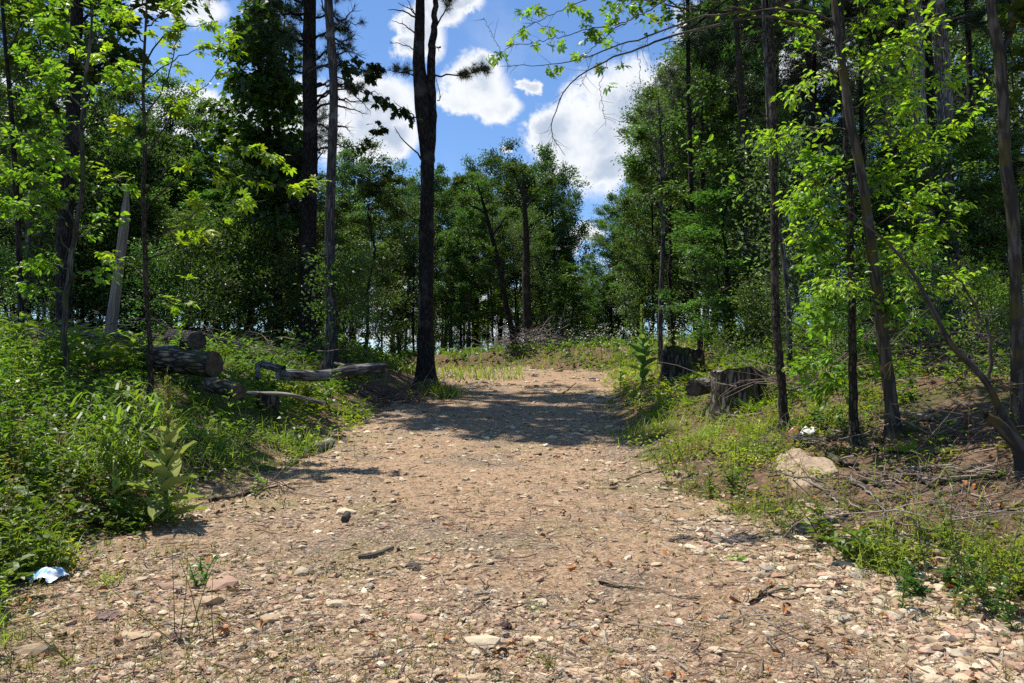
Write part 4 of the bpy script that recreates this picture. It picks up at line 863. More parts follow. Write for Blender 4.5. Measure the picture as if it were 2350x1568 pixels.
stamp(t.crown, HICK[0], HICK[1], cp[ci]+t.rng.normal(0, .02, (len(ci), 3)), np.stack((np.cos(a)*np.cos(e), np.sin(a)*np.cos(e), np.sin(e)), -1), t.rng.normal(0, 1, (len(ci), 3)), .095, .095, .095, gcol(t.rng, len(ci), (.15, .23, .035), .25, .4))
t.done('leaning smooth barked sapling whose long boughs reach over the track')
t = Hero('mossy_grey_tree', 13, [(2337, 1000), (2335, 850), (2331, 650), (2325, 500), (2308, 380), (2303, 250), (2296, 150), (2290, 100), (2278, 40), (2270, -60), (2260, -300)], [34, 28, 27, 26, 25, 25, 26, 24, 22, 19, 8], None, BARK_SMOOTH, n=44, ridge=.025, k=14)
t.limb([(2298, 130), (2312, 90), (2322, 30), (2325, -60)], 17, 12, 14, 10)
for px, w in (([(2310, 60), (2325, 130), (2322, 200), (2330, 260)], 6),):
    t.limb(px, w, 2, 14, 6)
for px in ([(2300, 200), (2340, 150), (2420, 120)], [(2305, 300), (2360, 260), (2430, 250)], [(2290, 90), (2330, 40), (2400, 0)], [(2320, 450), (2380, 400), (2440, 390)], [(2275, 0), (2240, -60), (2180, -100)]):
    q = t.limb(px, 4, 1, 12, 4); tw = t.twigs(q, 18, .15, .5, .003); t.leaves(tw, 8, MAPLE, .11, .9, MID, jit=.04)
t.top_crown(5.4, 8.2, 10, 1.7, 1500, .11, MID, MAPLE, .9)
t.done('curved smooth grey tree forking near the top, at the right edge')
# broken and slanting stems at its foot
t = Hero('dead_sapling', 14, [(2352, 1050), (2335, 1010), (2300, 950), (2265, 880), (2230, 840), (2190, 800), (2165, 760), (2130, 690), (2090, 620), (2040, 560), (1980, 510), (1900, 440), (1820, 370)], [24, 20, 17, 15, 14, 13, 12, 10, 8, 6, 4, 3, 1.5], None, BARK_SMOOTH, n=44, ridge=.02, k=10)
for px, w in (([(2270, 890), (2272, 800), (2262, 730), (2235, 690), (2190, 640), (2130, 610), (2080, 590)], 9), ([(2165, 770), (2150, 700), (2100, 660), (2060, 600)], 5), ([(2220, 830), (2120, 820), (2000, 800)], 5), ([(2250, 870), (2300, 880), (2350, 900)], 5), ([(2180, 790), (2100, 800), (2020, 850)], 4), ([(2300, 950), (2200, 930), (2120, 960)], 4), ([(2240, 850), (2180, 880), (2100, 900)], 4)):
    q = t.limb(px, w, 1.2, 20, 6, wob=.012); t.twigs(q, 9, .1, .45, .0028)
t.done('bare grey stem slanting up to the left from the right edge', 'dead stem')
t = Hero('dead_tree', 15, [(2365, 1075), (2345, 1040), (2315, 1000), (2285, 968), (2262, 955)], [34, 30, 26, 24, 20], None, BARK_SMOOTH, n=14, ridge=.02, k=12)
t.done('thick broken off stem leaning from the right edge above the shady ground', 'dead stem')
def big(name, seed, px, w, d, mat, label, crown=True, limbs=(), **k):
    t = Hero(name, seed, px, w, d, mat, n=36, ridge=.06, k=16, **k); r = t.rng
    for i in range(10):
        y = r.uniform(max(0, px[-1][1]+30), 700); x = np.interp(-y, [-p[1] for p in px], [p[0] for p in px]); s = r.choice([-1, 1]); l = r.uniform(20, 60)
        q = t.limb([(x, y), (x+s*l*.6, y-r.uniform(0, 20)), (x+s*l, y+r.uniform(-20, 30))], 3, .8, 8, 4); t.twigs(q, 4, .1, .3, .004)
    for q_ in limbs:
        q = t.limb(q_, 6, 1.5, 12, 5); tw = t.twigs(q, 24, .3, .9, .005); t.leaves(tw, 16, LEAF6, .12, .55, MID, jit=.08)
    if crown: t.top_crown(d*.42+2, d*.42+8, 16, 2.8, 4200, .2 if crown == 'p' else .13, (.035, .065, .033) if crown == 'p' else MID, MAPLE, .9, pine=(crown == 'p'))
    return t.done(label, leafm=NEEDLE if crown == 'p' else LEAF_FAR)
big('rough_barked_tree', 16, [(2135, 775), (2135, 650), (2128, 500), (2122, 380), (2108, 250), (2104, 100), (2100, -30), (2098, -350)], [44, 38, 37, 36, 34, 33, 31, 12], 15, BARK_PALE, 'thick rough barked pale trunk, left one of the pair at right', 'p')
big('rough_barked_tree', 17, [(2182, 790), (2178, 650), (2172, 480), (2165, 330), (2168, 200), (2158, 80), (2150, -30), (2146, -350)], [44, 38, 36, 34, 33, 31, 29, 12], 15.6, BARK_PALE, 'thick rough barked trunk, right one of the pale pair', 'p')
big('dark_pine', 18, [(2160, 790), (2152, 600), (2145, 400), (2135, 200), (2120, 0), (2110, -300)], [30, 28, 26, 24, 20, 8], 16.6, BARK_BLACK, 'dark trunk half hidden behind the pale rough barked pair', 'p')
big('crooked_tree', 19, [(1742, 800), (1735, 700), (1724, 600), (1712, 480), (1706, 330), (1700, 200), (1690, 60), (1685, -200)], [28, 26, 24, 20, 17, 14, 12, 5], 17, BARK_BROWN, 'crooked dark trunk left of the straight right hand sapling', 'd', [[(1712, 420), (1670, 380), (1620, 370)], [(1710, 350), (1750, 290), (1780, 280)], [(1703, 250), (1660, 210), (1610, 200)]])
big('pale_thin_tree', 20, [(1812, 830), (1808, 700), (1795, 560), (1776, 450), (1766, 330), (1760, 180), (1752, 20), (1745, -200)], [15, 12, 12, 12, 11, 10, 8, 3], 12, BARK_GREY, 'thin pale trunk crossing behind the straight dark sapling', 'd')
big('thin_straight_tree', 21, [(1515, 835), (1516, 700), (1522, 550), (1520, 400), (1515, 300), (1510, 220)], [13, 11, 10, 9, 6, 2], 21, BARK_GREY, 'thin straight grey trunk just right of the tall mullein', None, [[(1520, 480), (1490, 420), (1460, 400)], [(1520, 420), (1550, 370), (1580, 360)], [(1517, 350), (1490, 320), (1470, 310)], [(1518, 400), (1480, 370), (1440, 380)], [(1515, 320), (1540, 290), (1560, 300)]])
big('dark_slim_tree', 22, [(1612, 800), (1600, 700), (1592, 560), (1585, 400), (1580, 200), (1578, 0), (1576, -150)], [15, 13, 12, 11, 10, 8, 3], 19, BARK_BLACK, 'slim dark trunk behind the far stump', 'd', [[(1590, 500), (1560, 450), (1530, 440)], [(1585, 420), (1620, 370), (1650, 360)], [(1582, 300), (1610, 250), (1640, 240)]])
big('slim_pine', 23, [(1890, 800), (1885, 600), (1872, 400), (1860, 200), (1850, 0), (1845, -200)], [17, 16, 14, 13, 12, 5], 17.5, BARK_BLACK, 'slim dark pine trunk behind the bright leaves between the saplings', 'p')
big('slim_pine', 24, [(2240, 800), (2238, 600), (2232, 400), (2226, 200), (2220, 0), (2216, -200)], [17, 16, 15, 14, 12, 5], 17, BARK_BLACK, 'slim dark pine trunk right of the rough barked pair', 'p')
big('leaning_tree', 25, [(1182, 822), (1175, 760), (1160, 690), (1148, 620), (1128, 540), (1110, 470), (1095, 420)], [18, 13, 12, 11, 9, 7, 3], 31, BARK_BLACK, 'thin dark trunk leaning left at the bend in the track', None, [[(1150, 620), (1130, 580), (1100, 560)], [(1130, 540), (1160, 500), (1180, 490)], [(1115, 490), (1080, 470), (1060, 460)]])
big('ivy_clad_tree', 26, [(1222, 845), (1212, 760), (1208, 650), (1208, 560), (1204, 480), (1200, 400)], [28, 24, 20, 17, 12, 4], 32.5, BARK_BROWN, 'thick dead trunk hung with bare vines at the end of the track', None, [[(1206, 500), (1180, 450), (1160, 430)], [(1206, 480), (1240, 430), (1260, 420)], [(1205, 460), (1180, 400), (1170, 390)]])

# ------------------------------------------------------------------ logs, stumps, sticks
def log(name, label, a, b, w, d=None, bark=WOOD_DARK, cut=CUT_DARK, ridge=.06, ground=True, k=18, cat='log', mid=None, taper=1., group=None, limbs=()):
    """log between two pixel points (px, py[, depth]) of the log's axis; w = width in pixels at the first"""
    rng = np.random.default_rng(abs(hash(label)) % 1000 if False else sum(map(ord, label)))
    A = P(*a) if len(a) > 2 else hit(*a); B = P(*b) if len(b) > 2 else hit(*b)
    if len(a) > 2: A[2] -= .05; B[2] -= .05
    r = w/2/F*A[1]
    if len(a) < 3: A = A+np.array((0, 0, r*.8))
    if len(b) < 3: B = B+np.array((0, 0, r*taper*.8))
    loc = np.array((A[0], A[1], float(G(A[0], A[1])))); root = empty(name, loc)
    mb = MB(); pts = [A]+([P(*m) if len(m) > 2 else hit(*m)+np.array((0, 0, r)) for m in (mid or [])])+[B]; n = 24
    c = curve(pts, n, r*.03, rng); rr = np.linspace(r, r*taper, n); tubes(mb, c, rr, k, ridge=ridge, rng=rng)
    for q in limbs: tubes(mb, curve([P(*m) for m in q[0]], 12, .01, rng), np.linspace(q[1], q[2], 12)/2/F*A[1], 8, ridge=.05, rng=rng)
    o = mb.build('bark', bark, root, True, loc)
    for e, s in ((0, 1), (n-1, -1)):
        m2 = MB(); t = unit(c[1]-c[0]) if e == 0 else unit(c[-1]-c[-2]); ref = np.array((0, 0, 1.)); sd = unit(np.cross(t, ref)); up = np.cross(sd, t)
        ang = np.linspace(0, 2*np.pi, 24, endpoint=False); rings = [c[e][None]-t*s*.004]
        for f in (.35, .7, .99): rings.append(c[e]+(rr[e]*f*(1+rng.normal(0, .015, 24)))[:, None]*(np.cos(ang)[:, None]*sd+np.sin(ang)[:, None]*up)+t*rng.normal(0, r*.02, (24, 1)) - t*s*.004*(f < .9))
        V = np.vstack(rings); F3 = [(0, 1+i, 1+(i+1) % 24) for i in range(24)]; F4 = [(1+j*24+i, 1+j*24+(i+1) % 24, 25+j*24+(i+1) % 24, 25+j*24+i) for j in range(2) for i in range(24)]
        m2.add(V, F3); m2.f.append(np.array(F4, np.int32)); m2.v.append(np.zeros((0, 3), np.float32)); m2.c.append(np.zeros((0, 3), np.float32)); m2.uv.append(np.zeros((0, 2), np.float32))
        m2.build('cut_end', cut, root, False, loc)
    return tag(root, label, cat, group)
LG = 'old logs on the left bank'
WOOD_SD = bark_mat('stump_bark', (.032, .025, .019), (.22, .18, .14), moss=(.06, .07, .025), sx=8, sz=1.9, bump=1.0)
log('log', 'long mossy log with a dark sawn end, behind the slim sapling', (492, 828, 10.6), (180, 806, 11.6), 60, bark=WOOD_SD, group=LG, taper=.9, ridge=.05)
log('log', 'rotten shaggy log at far left, sawn end by the snag foot', (285, 784, 12.2), (20, 762, 13.4), 48, bark=WOOD_SD, group=LG, taper=.85)
log('log', 'dark hollow log end high at the back of the pile', (452, 776, 13), (395, 768, 15), 42, bark=BARK_BLACK, group=LG)
log('log', 'small pale bare log lying on top behind the mossy log', (405, 793, 12), (318, 800, 12.4), 17, bark=WOOD_GREY, cut=CUT_DARK, group=LG)
log('log', 'short dark log below the mossy log end', (546, 888, 9.6), (480, 874, 10.3), 36, bark=WOOD_SD, cut=CUT_DARK, group=LG)
log('log', 'grey bare log lying far behind the pile', (480, 768, 15), (560, 790, 15.5), 14, bark=WOOD_GREY, group=LG)
log('fallen_limb', 'curved forked limb with a pale broken end near the forked tree', (885, 838, 13.5), (640, 852, 12.2), 24, bark=BARK_GREY, cut=CUT_PALE, mid=[(820, 848, 13.2), (740, 862, 12.8)], group=LG, cat='fallen limb', limbs=[([(840, 845, 13.3), (800, 842, 13.5), (768, 836, 13.7)], 15, 12), ([(640, 850, 12.2), (640, 875, 12.1)], 9, 6), ([(650, 850, 12.2), (600, 835, 12.3), (590, 870, 12.1)], 20, 8)])
log('fallen_pole', 'long thin pole lying across the left bank weeds', (745, 917, 9.4), (568, 893, 9.8), 10, bark=WOOD_GREY, cut=CUT_PALE, group=LG, cat='pole', k=10, mid=[(660, 906, 9.6)])
log('log', 'pale chunk of wood lying at the left edge of the track', (730, 1040), (758, 1024), 22, bark=WOOD_GREY, cut=CUT_PALE, group=LG, k=12)
log('log_section', 'small bark covered log section beside the cream stones', (790, 1200), (797, 1186), 16, bark=BARK_GREY, cut=CUT_DARK, cat='log piece', k=12)
log('broken_branch', 'short grey curved branch on the left of the track', (822, 1284), (900, 1262), 11, bark=WOOD_GREY, cut=CUT_PALE, cat='branch', k=10, mid=[(860, 1280)])
log('log', 'weathered round log chunk beside the big stump', (1592, 882, 10.6), (1624, 878, 11.2), 38, bark=BARK_GREY, cut=CUT_DARK, group='logs on the right bank', k=16)
log('log', 'long pole lying behind the leaning sapling', (2075, 958), (2200, 975), 15, bark=WOOD_GREY, cut=CUT_PALE, group='logs on the right bank', k=12)
log('log', 'rotting log pieces heaped right of the big stump', (1720, 905, 10.4), (1790, 935, 10.0), 30, bark=WOOD_DARK, cut=CUT_PALE, group='logs on the right bank')
def stump(name, label, px, pyb, w, top, d=None, seed=1, lean=0):
    rng = np.random.default_rng(seed); h = hit(px, pyb) if d is None else on((px-1175)/F*d, d); d = h[1]; r = w/2/F*d; H = P(px, top, d)[2]-h[2]
    root = empty(name, h); mb = MB(); n, k = 12, 40; a = np.linspace(0, 2*np.pi, k+1); V = []; UV = []
    lob = .06*np.sin(3*a+1)+.05*np.sin(5*a+2)+.03*np.sin(11*a); rt = .35*np.maximum(0, np.sin(2.5*a+.7))**2+.25*np.maximum(0, np.sin(3.5*a+2))**2; rt[-1] = rt[0]; lob[-1] = lob[0]
    jag = rng.normal(0, .012*H, k+1)+.07*H*np.sin(a+seed)+.035*H*np.sin(3*a+seed*2)+.02*H*np.sin(8*a); jag[-1] = jag[0]
    for i in range(n):
        t = i/(n-1); q = r*(1+lob*1.2+(.14+rt*.8)*(1-t)**3+rng.normal(0, .03, k+1)); q[-1] = q[0]
        z = -.15+(H+.15)*t + (jag*t if i == n-1 else 0); V.append(np.stack((np.cos(a)*q+lean*t*H, np.sin(a)*q*.9, z+0*a), -1)); UV.append(np.stack((a/6.28*r*6, z+0*a), -1))
    i = np.arange(n-1)[:, None]*(k+1); j = np.arange(k)[None]; F4 = np.stack((i+j, i+j+1, i+k+j+2, i+k+j+1), -1).reshape(-1, 4)
    V = np.array(V); mb.add(V.reshape(-1, 3)+h, F4, uv=np.array(UV).reshape(-1, 2)); mb.build('bark', WOOD_DARK if 'dark' in label else WOOD_SD, root, True, h)
    m2 = MB(); ring = V[-1, :k]*[.985, .985, 1]; c = ring.mean(0)-(0, 0, .02*H); inner = c+(ring-c)*.55+rng.normal(0, .012, (k, 3)); VV = np.vstack((ring, inner, c))
    m2.add(VV+h, [(q, (q+1) % k, k+(q+1) % k, k+q) for q in range(k)]); m2.f.append(np.array([(k+q, k+(q+1) % k, 2*k) for q in range(k)], np.int32)); m2.v.append(np.zeros((0, 3), np.float32)); m2.c.append(np.zeros((0, 3), np.float32)); m2.uv.append(np.zeros((0, 2), np.float32))
    m2.build('cut_top', CUT_PALE, root, False, h); return tag(root, label, 'stump')
WOOD_SD = bark_mat('stump_bark', (.032, .025, .019), (.22, .18, .14), moss=(.06, .07, .025), sx=8, sz=1.9, bump=1.0)
stump('tree_stump', 'big weathered stump with a pale sawn top, right of the track', 1695, 938, 118, 852, seed=3)
stump('tree_stump', 'wide dark stump behind the big weathered one', 1565, 850, 92, 802, d=15, seed=4)
stump('tree_stump', 'small dark stump under the thin pole on the left bank', 612, 955, 48, 903, seed=5)
stump('tree_stump', 'low dark crumbling stump beside the track foot of the left weeds', 690, 1010, 20, 980, seed=6)

def brush(name, label, px, py, d, w, h, n, seed, col=(.16, .12, .10), r=.006, lenr=(.4, 1.3)):
    rng = np.random.default_rng(seed); c0 = on((px-1175)/F*d, d); mb = MB(); a = rng.uniform(0, 6.28, n); L = rng.uniform(*lenr, n)
    p = c0+np.stack((rng.normal(0, w*.4, n), rng.normal(0, w*.3, n), np.abs(rng.normal(0, h*.4, n))), -1); e = rng.normal(.1, .3, n)
    dv = np.stack((np.cos(a)*np.cos(e), np.sin(a)*np.cos(e), np.sin(e)), -1); q = [p]
    for i in range(4): q.append(q[-1]+dv*(L/4)[:, None]); dv = unit(dv+rng.normal(0, .22, dv.shape)+np.array((0, 0, -.08)))
    q = np.stack(q, 1); gz = G(q[..., 0], q[..., 1])+.01; q[..., 2] = np.maximum(q[..., 2], gz)
    tubes(mb, q, np.linspace(1, .35, 5)[None]*rng.uniform(.4, 1.6, (n, 1))*r, 4, np.repeat(np.asarray(col)[None]*rng.uniform(.5, 1.8, (n, 1)), 25, 0))
    return tag(mb.build(name, TWIG, org=c0), label, 'brush pile')
brush('brush_pile', 'pile of bare grey branches at the end of the track', 1225, 830, 31, 1.7, .8, 240, 1, (.20, .17, .15), .012, (.8, 2.2))
brush('brush_pile', 'tangle of dead sticks behind the big stump', 1620, 838, 15.5, .7, .5, 120, 2, (.14, .09, .07), .007, (.3, .9))
brush('brush_pile', 'large tangle of dead branches behind the leaning sapling', 2160, 900, 11, 1.6, .6, 420, 3, (.15, .115, .095), .008, (.4, 1.6))
brush('brush_pile', 'dead twigs heaped over the far left logs', 150, 780, 12.6, 1.5, .45, 260, 4, (.17, .14, .12), .006)
brush('brush_pile', 'brown dead twigs heaped behind the dark hollow log', 480, 780, 15.5, 1.8, .5, 260, 5, (.15, .12, .10), .008)
brush('brush_pile', 'dead twigs lying right of the curved forked limb', 890, 830, 15.5, 1.2, .35, 140, 6, (.12, .09, .075), .008)
brush('brush_pile', 'thin dead branches strewn under the right hand saplings', 1900, 900, 9.6, .9, .3, 100, 7, (.16, .12, .10), .006)
brush('brush_pile', 'loose dead branches on the needle covered bank right of the boulder', 2030, 1110, 6.4, .8, .12, 46, 9, (.20, .16, .13), .006, (.25, .8))
brush('brush_pile', 'small branches strewn above the dark bent branch', 2180, 1060, 7.2, .8, .12, 50, 10, (.17, .135, .11), .006, (.25, .9))
brush('brush_pile', 'dead twigs lying around the red bag', 1880, 1000, 7.9, .7, .1, 46, 11, (.19, .16, .13), .005, (.2, .7))
brush('brush_pile', 'dead branches low on the bank at the lower right', 2150, 1230, 5.5, .7, .1, 36, 12, (.18, .145, .12), .005, (.2, .7))
brush('brush_pile', 'brown twigs along the foot of the left weeds', 600, 1130, 7.4, .7, .06, 34, 13, (.13, .10, .08), .005, (.2, .7))
brush('brush_pile', 'scattered dead branches at the far right edge', 2300, 960, 9.4, 1.2, .35, 160, 8, (.15, .12, .10), .006)

def stick(label, pts, w, mat=WOOD_GREY, cat='stick', seed=1, fork=None, name='stick'):
    rng = np.random.default_rng(seed); H = [hit(*p) for p in pts]; r = w/2/F*H[0][1]; q = np.array(H)+np.array((0, 0, r*1.1)); mb = MB(); c = curve(q, 14, r*.3, rng); c[:, 2] = np.maximum(c[:, 2], G(c[:, 0], c[:, 1])+r*.8)
    tubes(mb, c, np.linspace(r, r*.5, 14), 8, ridge=.08, rng=rng, cap=True)
    for f in (fork or []):
        g = np.array([hit(*p) for p in f])+np.array((0, 0, r)); c2 = curve(g, 10, r*.2, rng); tubes(mb, c2, np.linspace(r*.6, r*.25, 10), 6, ridge=.05, rng=rng)
    return tag(mb.build(name, mat, None, True, q[0]), label, cat, 'sticks lying on the ground')
stick('thin curved dark twig arcing across the middle of the track', [(1060, 1440), (1082, 1410), (1135, 1375)], 5, WOOD_DARK)
stick('dark forked stick at right of the track near the stones', [(1375, 1340), (1420, 1352), (1475, 1357)], 7, WOOD_DARK, seed=2)
stick('long dark twig pointing up right above the right verge stones', [(1400, 1118), (1450, 1098), (1530, 1075)], 4, WOOD_DARK, seed=3)
stick('branching dark stick among the pale verge stones', [(1720, 1388), (1780, 1360), (1850, 1352)], 7, WOOD_DARK, seed=4, fork=[[(1740, 1375), (1790, 1335), (1830, 1315)], [(1760, 1368), (1800, 1380), (1850, 1375)]])
stick('thin pale stick at right of the track below the verge', [(1500, 1270), (1540, 1290), (1580, 1310)], 4, seed=5)
stick('pale white stick lying below the short curved branch', [(795, 1308), (825, 1312)], 5, seed=6)
stick('split grey stick pointing down on the pine needle bank', [(1945, 1105), (1990, 1130), (2030, 1175)], 13, WOOD_GREY, seed=7)
stick('second weathered grey stick piece just above the split one', [(1980, 1108), (2030, 1125)], 12, WOOD_DARK, seed=8)
stick('dark straight branch lying on the pine needle bank', [(2155, 1115), (2230, 1105), (2310, 1098)], 11, WOOD_DARK, seed=9)
stick('dark bent root like branch above the split stick', [(2040, 1055), (2055, 1080), (2110, 1108), (2145, 1130)], 12, WOOD_DARK, seed=10)
stick('pale bleached branch lying above the bent dark one', [(2065, 1082), (2130, 1078), (2200, 1070)], 9, WOOD_GREY, seed=11)
stick('long pale branch at the foot of the needle bank', [(1960, 1230), (2060, 1240), (2160, 1265), (2200, 1278)], 9, WOOD_GREY, seed=12, fork=[[(2060, 1240), (2100, 1258), (2180, 1280)]])
stick('rotten log like branch lying right of the boulder', [(1900, 1055), (1930, 1072), (1970, 1080)], 18, WOOD_DARK, seed=13)
stick('thin stick lying on top of the boulder', [(1805, 1060), (1850, 1068), (1900, 1062), (1960, 1052)], 7, WOOD_GREY, seed=14)
stick('bleached flat wood strip below the boulder', [(1855, 1110), (1890, 1130), (1925, 1160)], 9, WOOD_GREY, seed=15)
stick('dark rotting branch along the left edge of the track', [(480, 1155), (560, 1140), (640, 1120)], 10, WOOD_DARK, seed=16)
stick('thin twig in the bottom right corner of the track', [(1960, 1475), (2050, 1478), (2100, 1470)], 5, WOOD_DARK, seed=17)
stick('slender twig curving over the lower right track', [(1720, 1395), (1790, 1450), (1900, 1490), (1960, 1440)], 3, WOOD_GREY, seed=18)
stick('broken twig beside the dark bark chip', [(1160, 1452), (1180, 1440)], 9, WOOD_DARK, seed=19)
stick('long fallen branch on the floor behind the boulder', [(1960, 1020), (2040, 1040), (2150, 1045), (2290, 1030)], 8, WOOD_DARK, seed=20)
stick('pale stick sticking out left of the big stump foot', [(1655, 955), (1690, 960), (1760, 950)], 7, WOOD_GREY, seed=21)
stick('pale twig slanting below the straight dark sapling', [(1900, 985), (1950, 1005), (2010, 1040)], 5, WOOD_GREY, seed=22)
stick('dark twig lying across the shaded stretch of the track', [(1290, 905), (1310, 890), (1322, 880)], 3, WOOD_GREY, seed=23)
stick('dark pole across the right end of the verge stones', [(2080, 1370), (2150, 1355), (2220, 1335)], 8, WOOD_DARK, seed=24)

# boulder
def boulder():
    rng = np.random.default_rng(4); px = [(1776, 1066), (1786, 1051), (1812, 1045), (1842, 1048), (1868, 1060), (1896, 1066), (1924, 1084), (1918, 1098), (1886, 1102), (1862, 1116), (1836, 1122), (1806, 1110), (1784, 1088)]
    O = np.array([hit(*p) for p in px+px[:1]]); n = 56; c = curve(O, n+1)[:-1]; ctr = c.mean(0); h = ctr.copy(); V = []
    jag = 1+rng.normal(0, .018, (n, 1))
    for f, z in ((1.05, -.10), (1.03, -.01), (.99, .02), (.93, .035), (.75, .05), (.5, .055), (.25, .06)):
        r_ = ctr+(c-ctr)*f*jag; q = r_.copy(); q[:, 2] = r_[:, 2]+z+rng.normal(0, .004, n)+(.02*np.sin(r_[:, 0]*11+2)+.015*np.sin(r_[:, 1]*14+r_[:, 0]*9))*(z > .015)*1.2; V.append(q)
    V.append((ctr+(0, 0, .06))[None]); V = np.vstack(V); m = 7; F4 = np.array([(j*n+i, j*n+(i+1) % n, (j+1)*n+(i+1) % n, (j+1)*n+i) for j in range(m-1) for i in range(n)])
    mb = MB(); mb.add(V-h, F4); mb.f.append(np.array([((m-1)*n+i, (m-1)*n+(i+1) % n, m*n) for i in range(n)], np.int32)); mb.v.append(np.zeros((0, 3), np.float32)); mb.c.append(np.zeros((0, 3), np.float32)); mb.uv.append(np.zeros((0, 2), np.float32))
    o = mb.build('boulder', cut_mat('boulder_stone', (.22, .15, .095), (.40, .30, .20)), None, False); o.location = h
    tag(o, 'large flat tan boulder half sunk in the right bank', 'boulder')
boulder()

# ------------------------------------------------------------------ plants one can tell apart
def mullein(label, px, py, H_px, leaf_px, seed, d=None, nleaf=20, spike=True, base=(.34, .46, .15)):
    rng = np.random.default_rng(seed); h = hit(px, py) if d is None else on((px-1175)/F*d, d); d = h[1]; H = H_px/F*d; L0 = leaf_px/F*d
    root = empty('mullein', h); st = MB(); lf = MB(); tubes(st, curve([h-(0, 0, .03), h+np.array((.01*H, 0, H*.5)), h+np.array((0, 0, H))], 12), np.linspace(.016, .007, 12)*max(.5, H/1.1), 8, (.16, .22, .08))
    st.build('stem', FUZZ, root, True, h)
    f = np.linspace(.0, .80 if spike else .97, nleaf); a = np.arange(nleaf)*2.4+rng.normal(0, .25, nleaf); e = np.interp(f, [0, .3, .8], [.45, .95, 1.2])+rng.normal(0, .12, nleaf)
    L = L0*np.interp(f, [0, .25, .5, .8, 1], [1.0, 1.05, .62, .2, .12])*rng.uniform(.85, 1.1, nleaf)
    T = []; TF = []; nr = 9
    for i in range(nr):
        t = i/(nr-1); w = .5*math.sin(min(1, t*.93+.07)**.85*math.pi)**.7; w = max(w, .03)
        for s in (-1, -.5, 0, .5, 1): T.append((t*(1-.12*t), s*w, -.32*t*t+.10*abs(s)+.02*math.sin(9*t+3*s)))
    for i in range(nr-1):
        for j in range(4): TF.append((i*5+j, (i+1)*5+j, (i+1)*5+j+1, i*5+j+1))
    pos = h+np.stack((0*f, 0*f, f*H+.02), -1); dv = np.stack((np.cos(a)*np.cos(e), np.sin(a)*np.cos(e), np.sin(e)), -1); Zn = np.stack((-np.cos(a)*np.sin(e), -np.sin(a)*np.sin(e), np.cos(e)), -1)
    stamp(lf, T, TF, pos, dv, Zn, L, L*.42, L, gcol(rng, nleaf, base, .1, .15)); lf.build('leaves', FUZZ, root, True, h)
    if spike:
        sp = MB(); n = 170; t = rng.uniform(.66, 1.0, n); a = rng.uniform(0, 6.28, n); p = h+np.stack((np.cos(a)*.012, np.sin(a)*.012, t*H), -1)
        c = np.where(rng.uniform(0, 1, (n, 1)) < .18, np.array([[.60, .50, .05]]), np.array([[.26, .34, .10]]))
        stamp(sp, LEAF4[0], LEAF4[1], p, np.stack((np.cos(a), np.sin(a), .9+0*a), -1), rng.normal(0, 1, (n, 3)), .02*H, .02*H, .02, c); sp.build('flower_spike', FUZZ, root, False, h)
    return tag(root, label, 'mullein')
mullein('tall mullein with a yellow tipped spike beside the left grass clump', 378, 1204, 335, 108, 1, nleaf=22)
mullein('small mullein without a spike left of the tall one', 262, 1190, 125, 62, 2, nleaf=13, spike=False)
mullein('tall mullein with a long yellow spike at the right verge', 1475, 885, 185, 58, 3, nleaf=24, base=(.17, .30, .09))
mullein('small budding mullein left of the right verge one', 1424, 893, 75, 32, 4, nleaf=14)
mullein('distant pale mullein behind the right hand stumps', 1652, 812, 62, 24, 5, d=16, nleaf=14, base=(.2, .28, .08))
def clump(label, px, py, hp, n, seed, wid=12, spread=.10, base=(.10, .18, .035), emin=.75, name='grass_clump', bend=None, d=None, group='grass clumps'):
    rng = np.random.default_rng(seed); h = hit(px, py) if d is None else on((px-1175)/F*d, d); s = h[1]/F; mb = MB(); a = rng.uniform(0, 6.28, n); e = rng.uniform(emin, 1.5, n)
    dv = np.stack((np.cos(a)*np.cos(e), np.sin(a)*np.cos(e), np.sin(e)), -1); Zn = np.stack((-np.cos(a)*np.sin(e), -np.sin(a)*np.sin(e), np.cos(e)), -1)
    p = h+np.stack((rng.normal(0, spread, n), rng.normal(0, spread, n), 0*a), -1); p[:, 2] = G(p[:, 0], p[:, 1])-.01; L = hp*s*rng.uniform(.55, 1.1, n)
    T = BLADE if bend is None else _blade(6, bend); stamp(mb, T[0], T[1], p, dv, Zn, L, wid*s*.4, L, gcol(rng, n, base, .15, .35))
    return tag(mb.build(name, LEAF, None, False, h), label, 'grass clump', group)
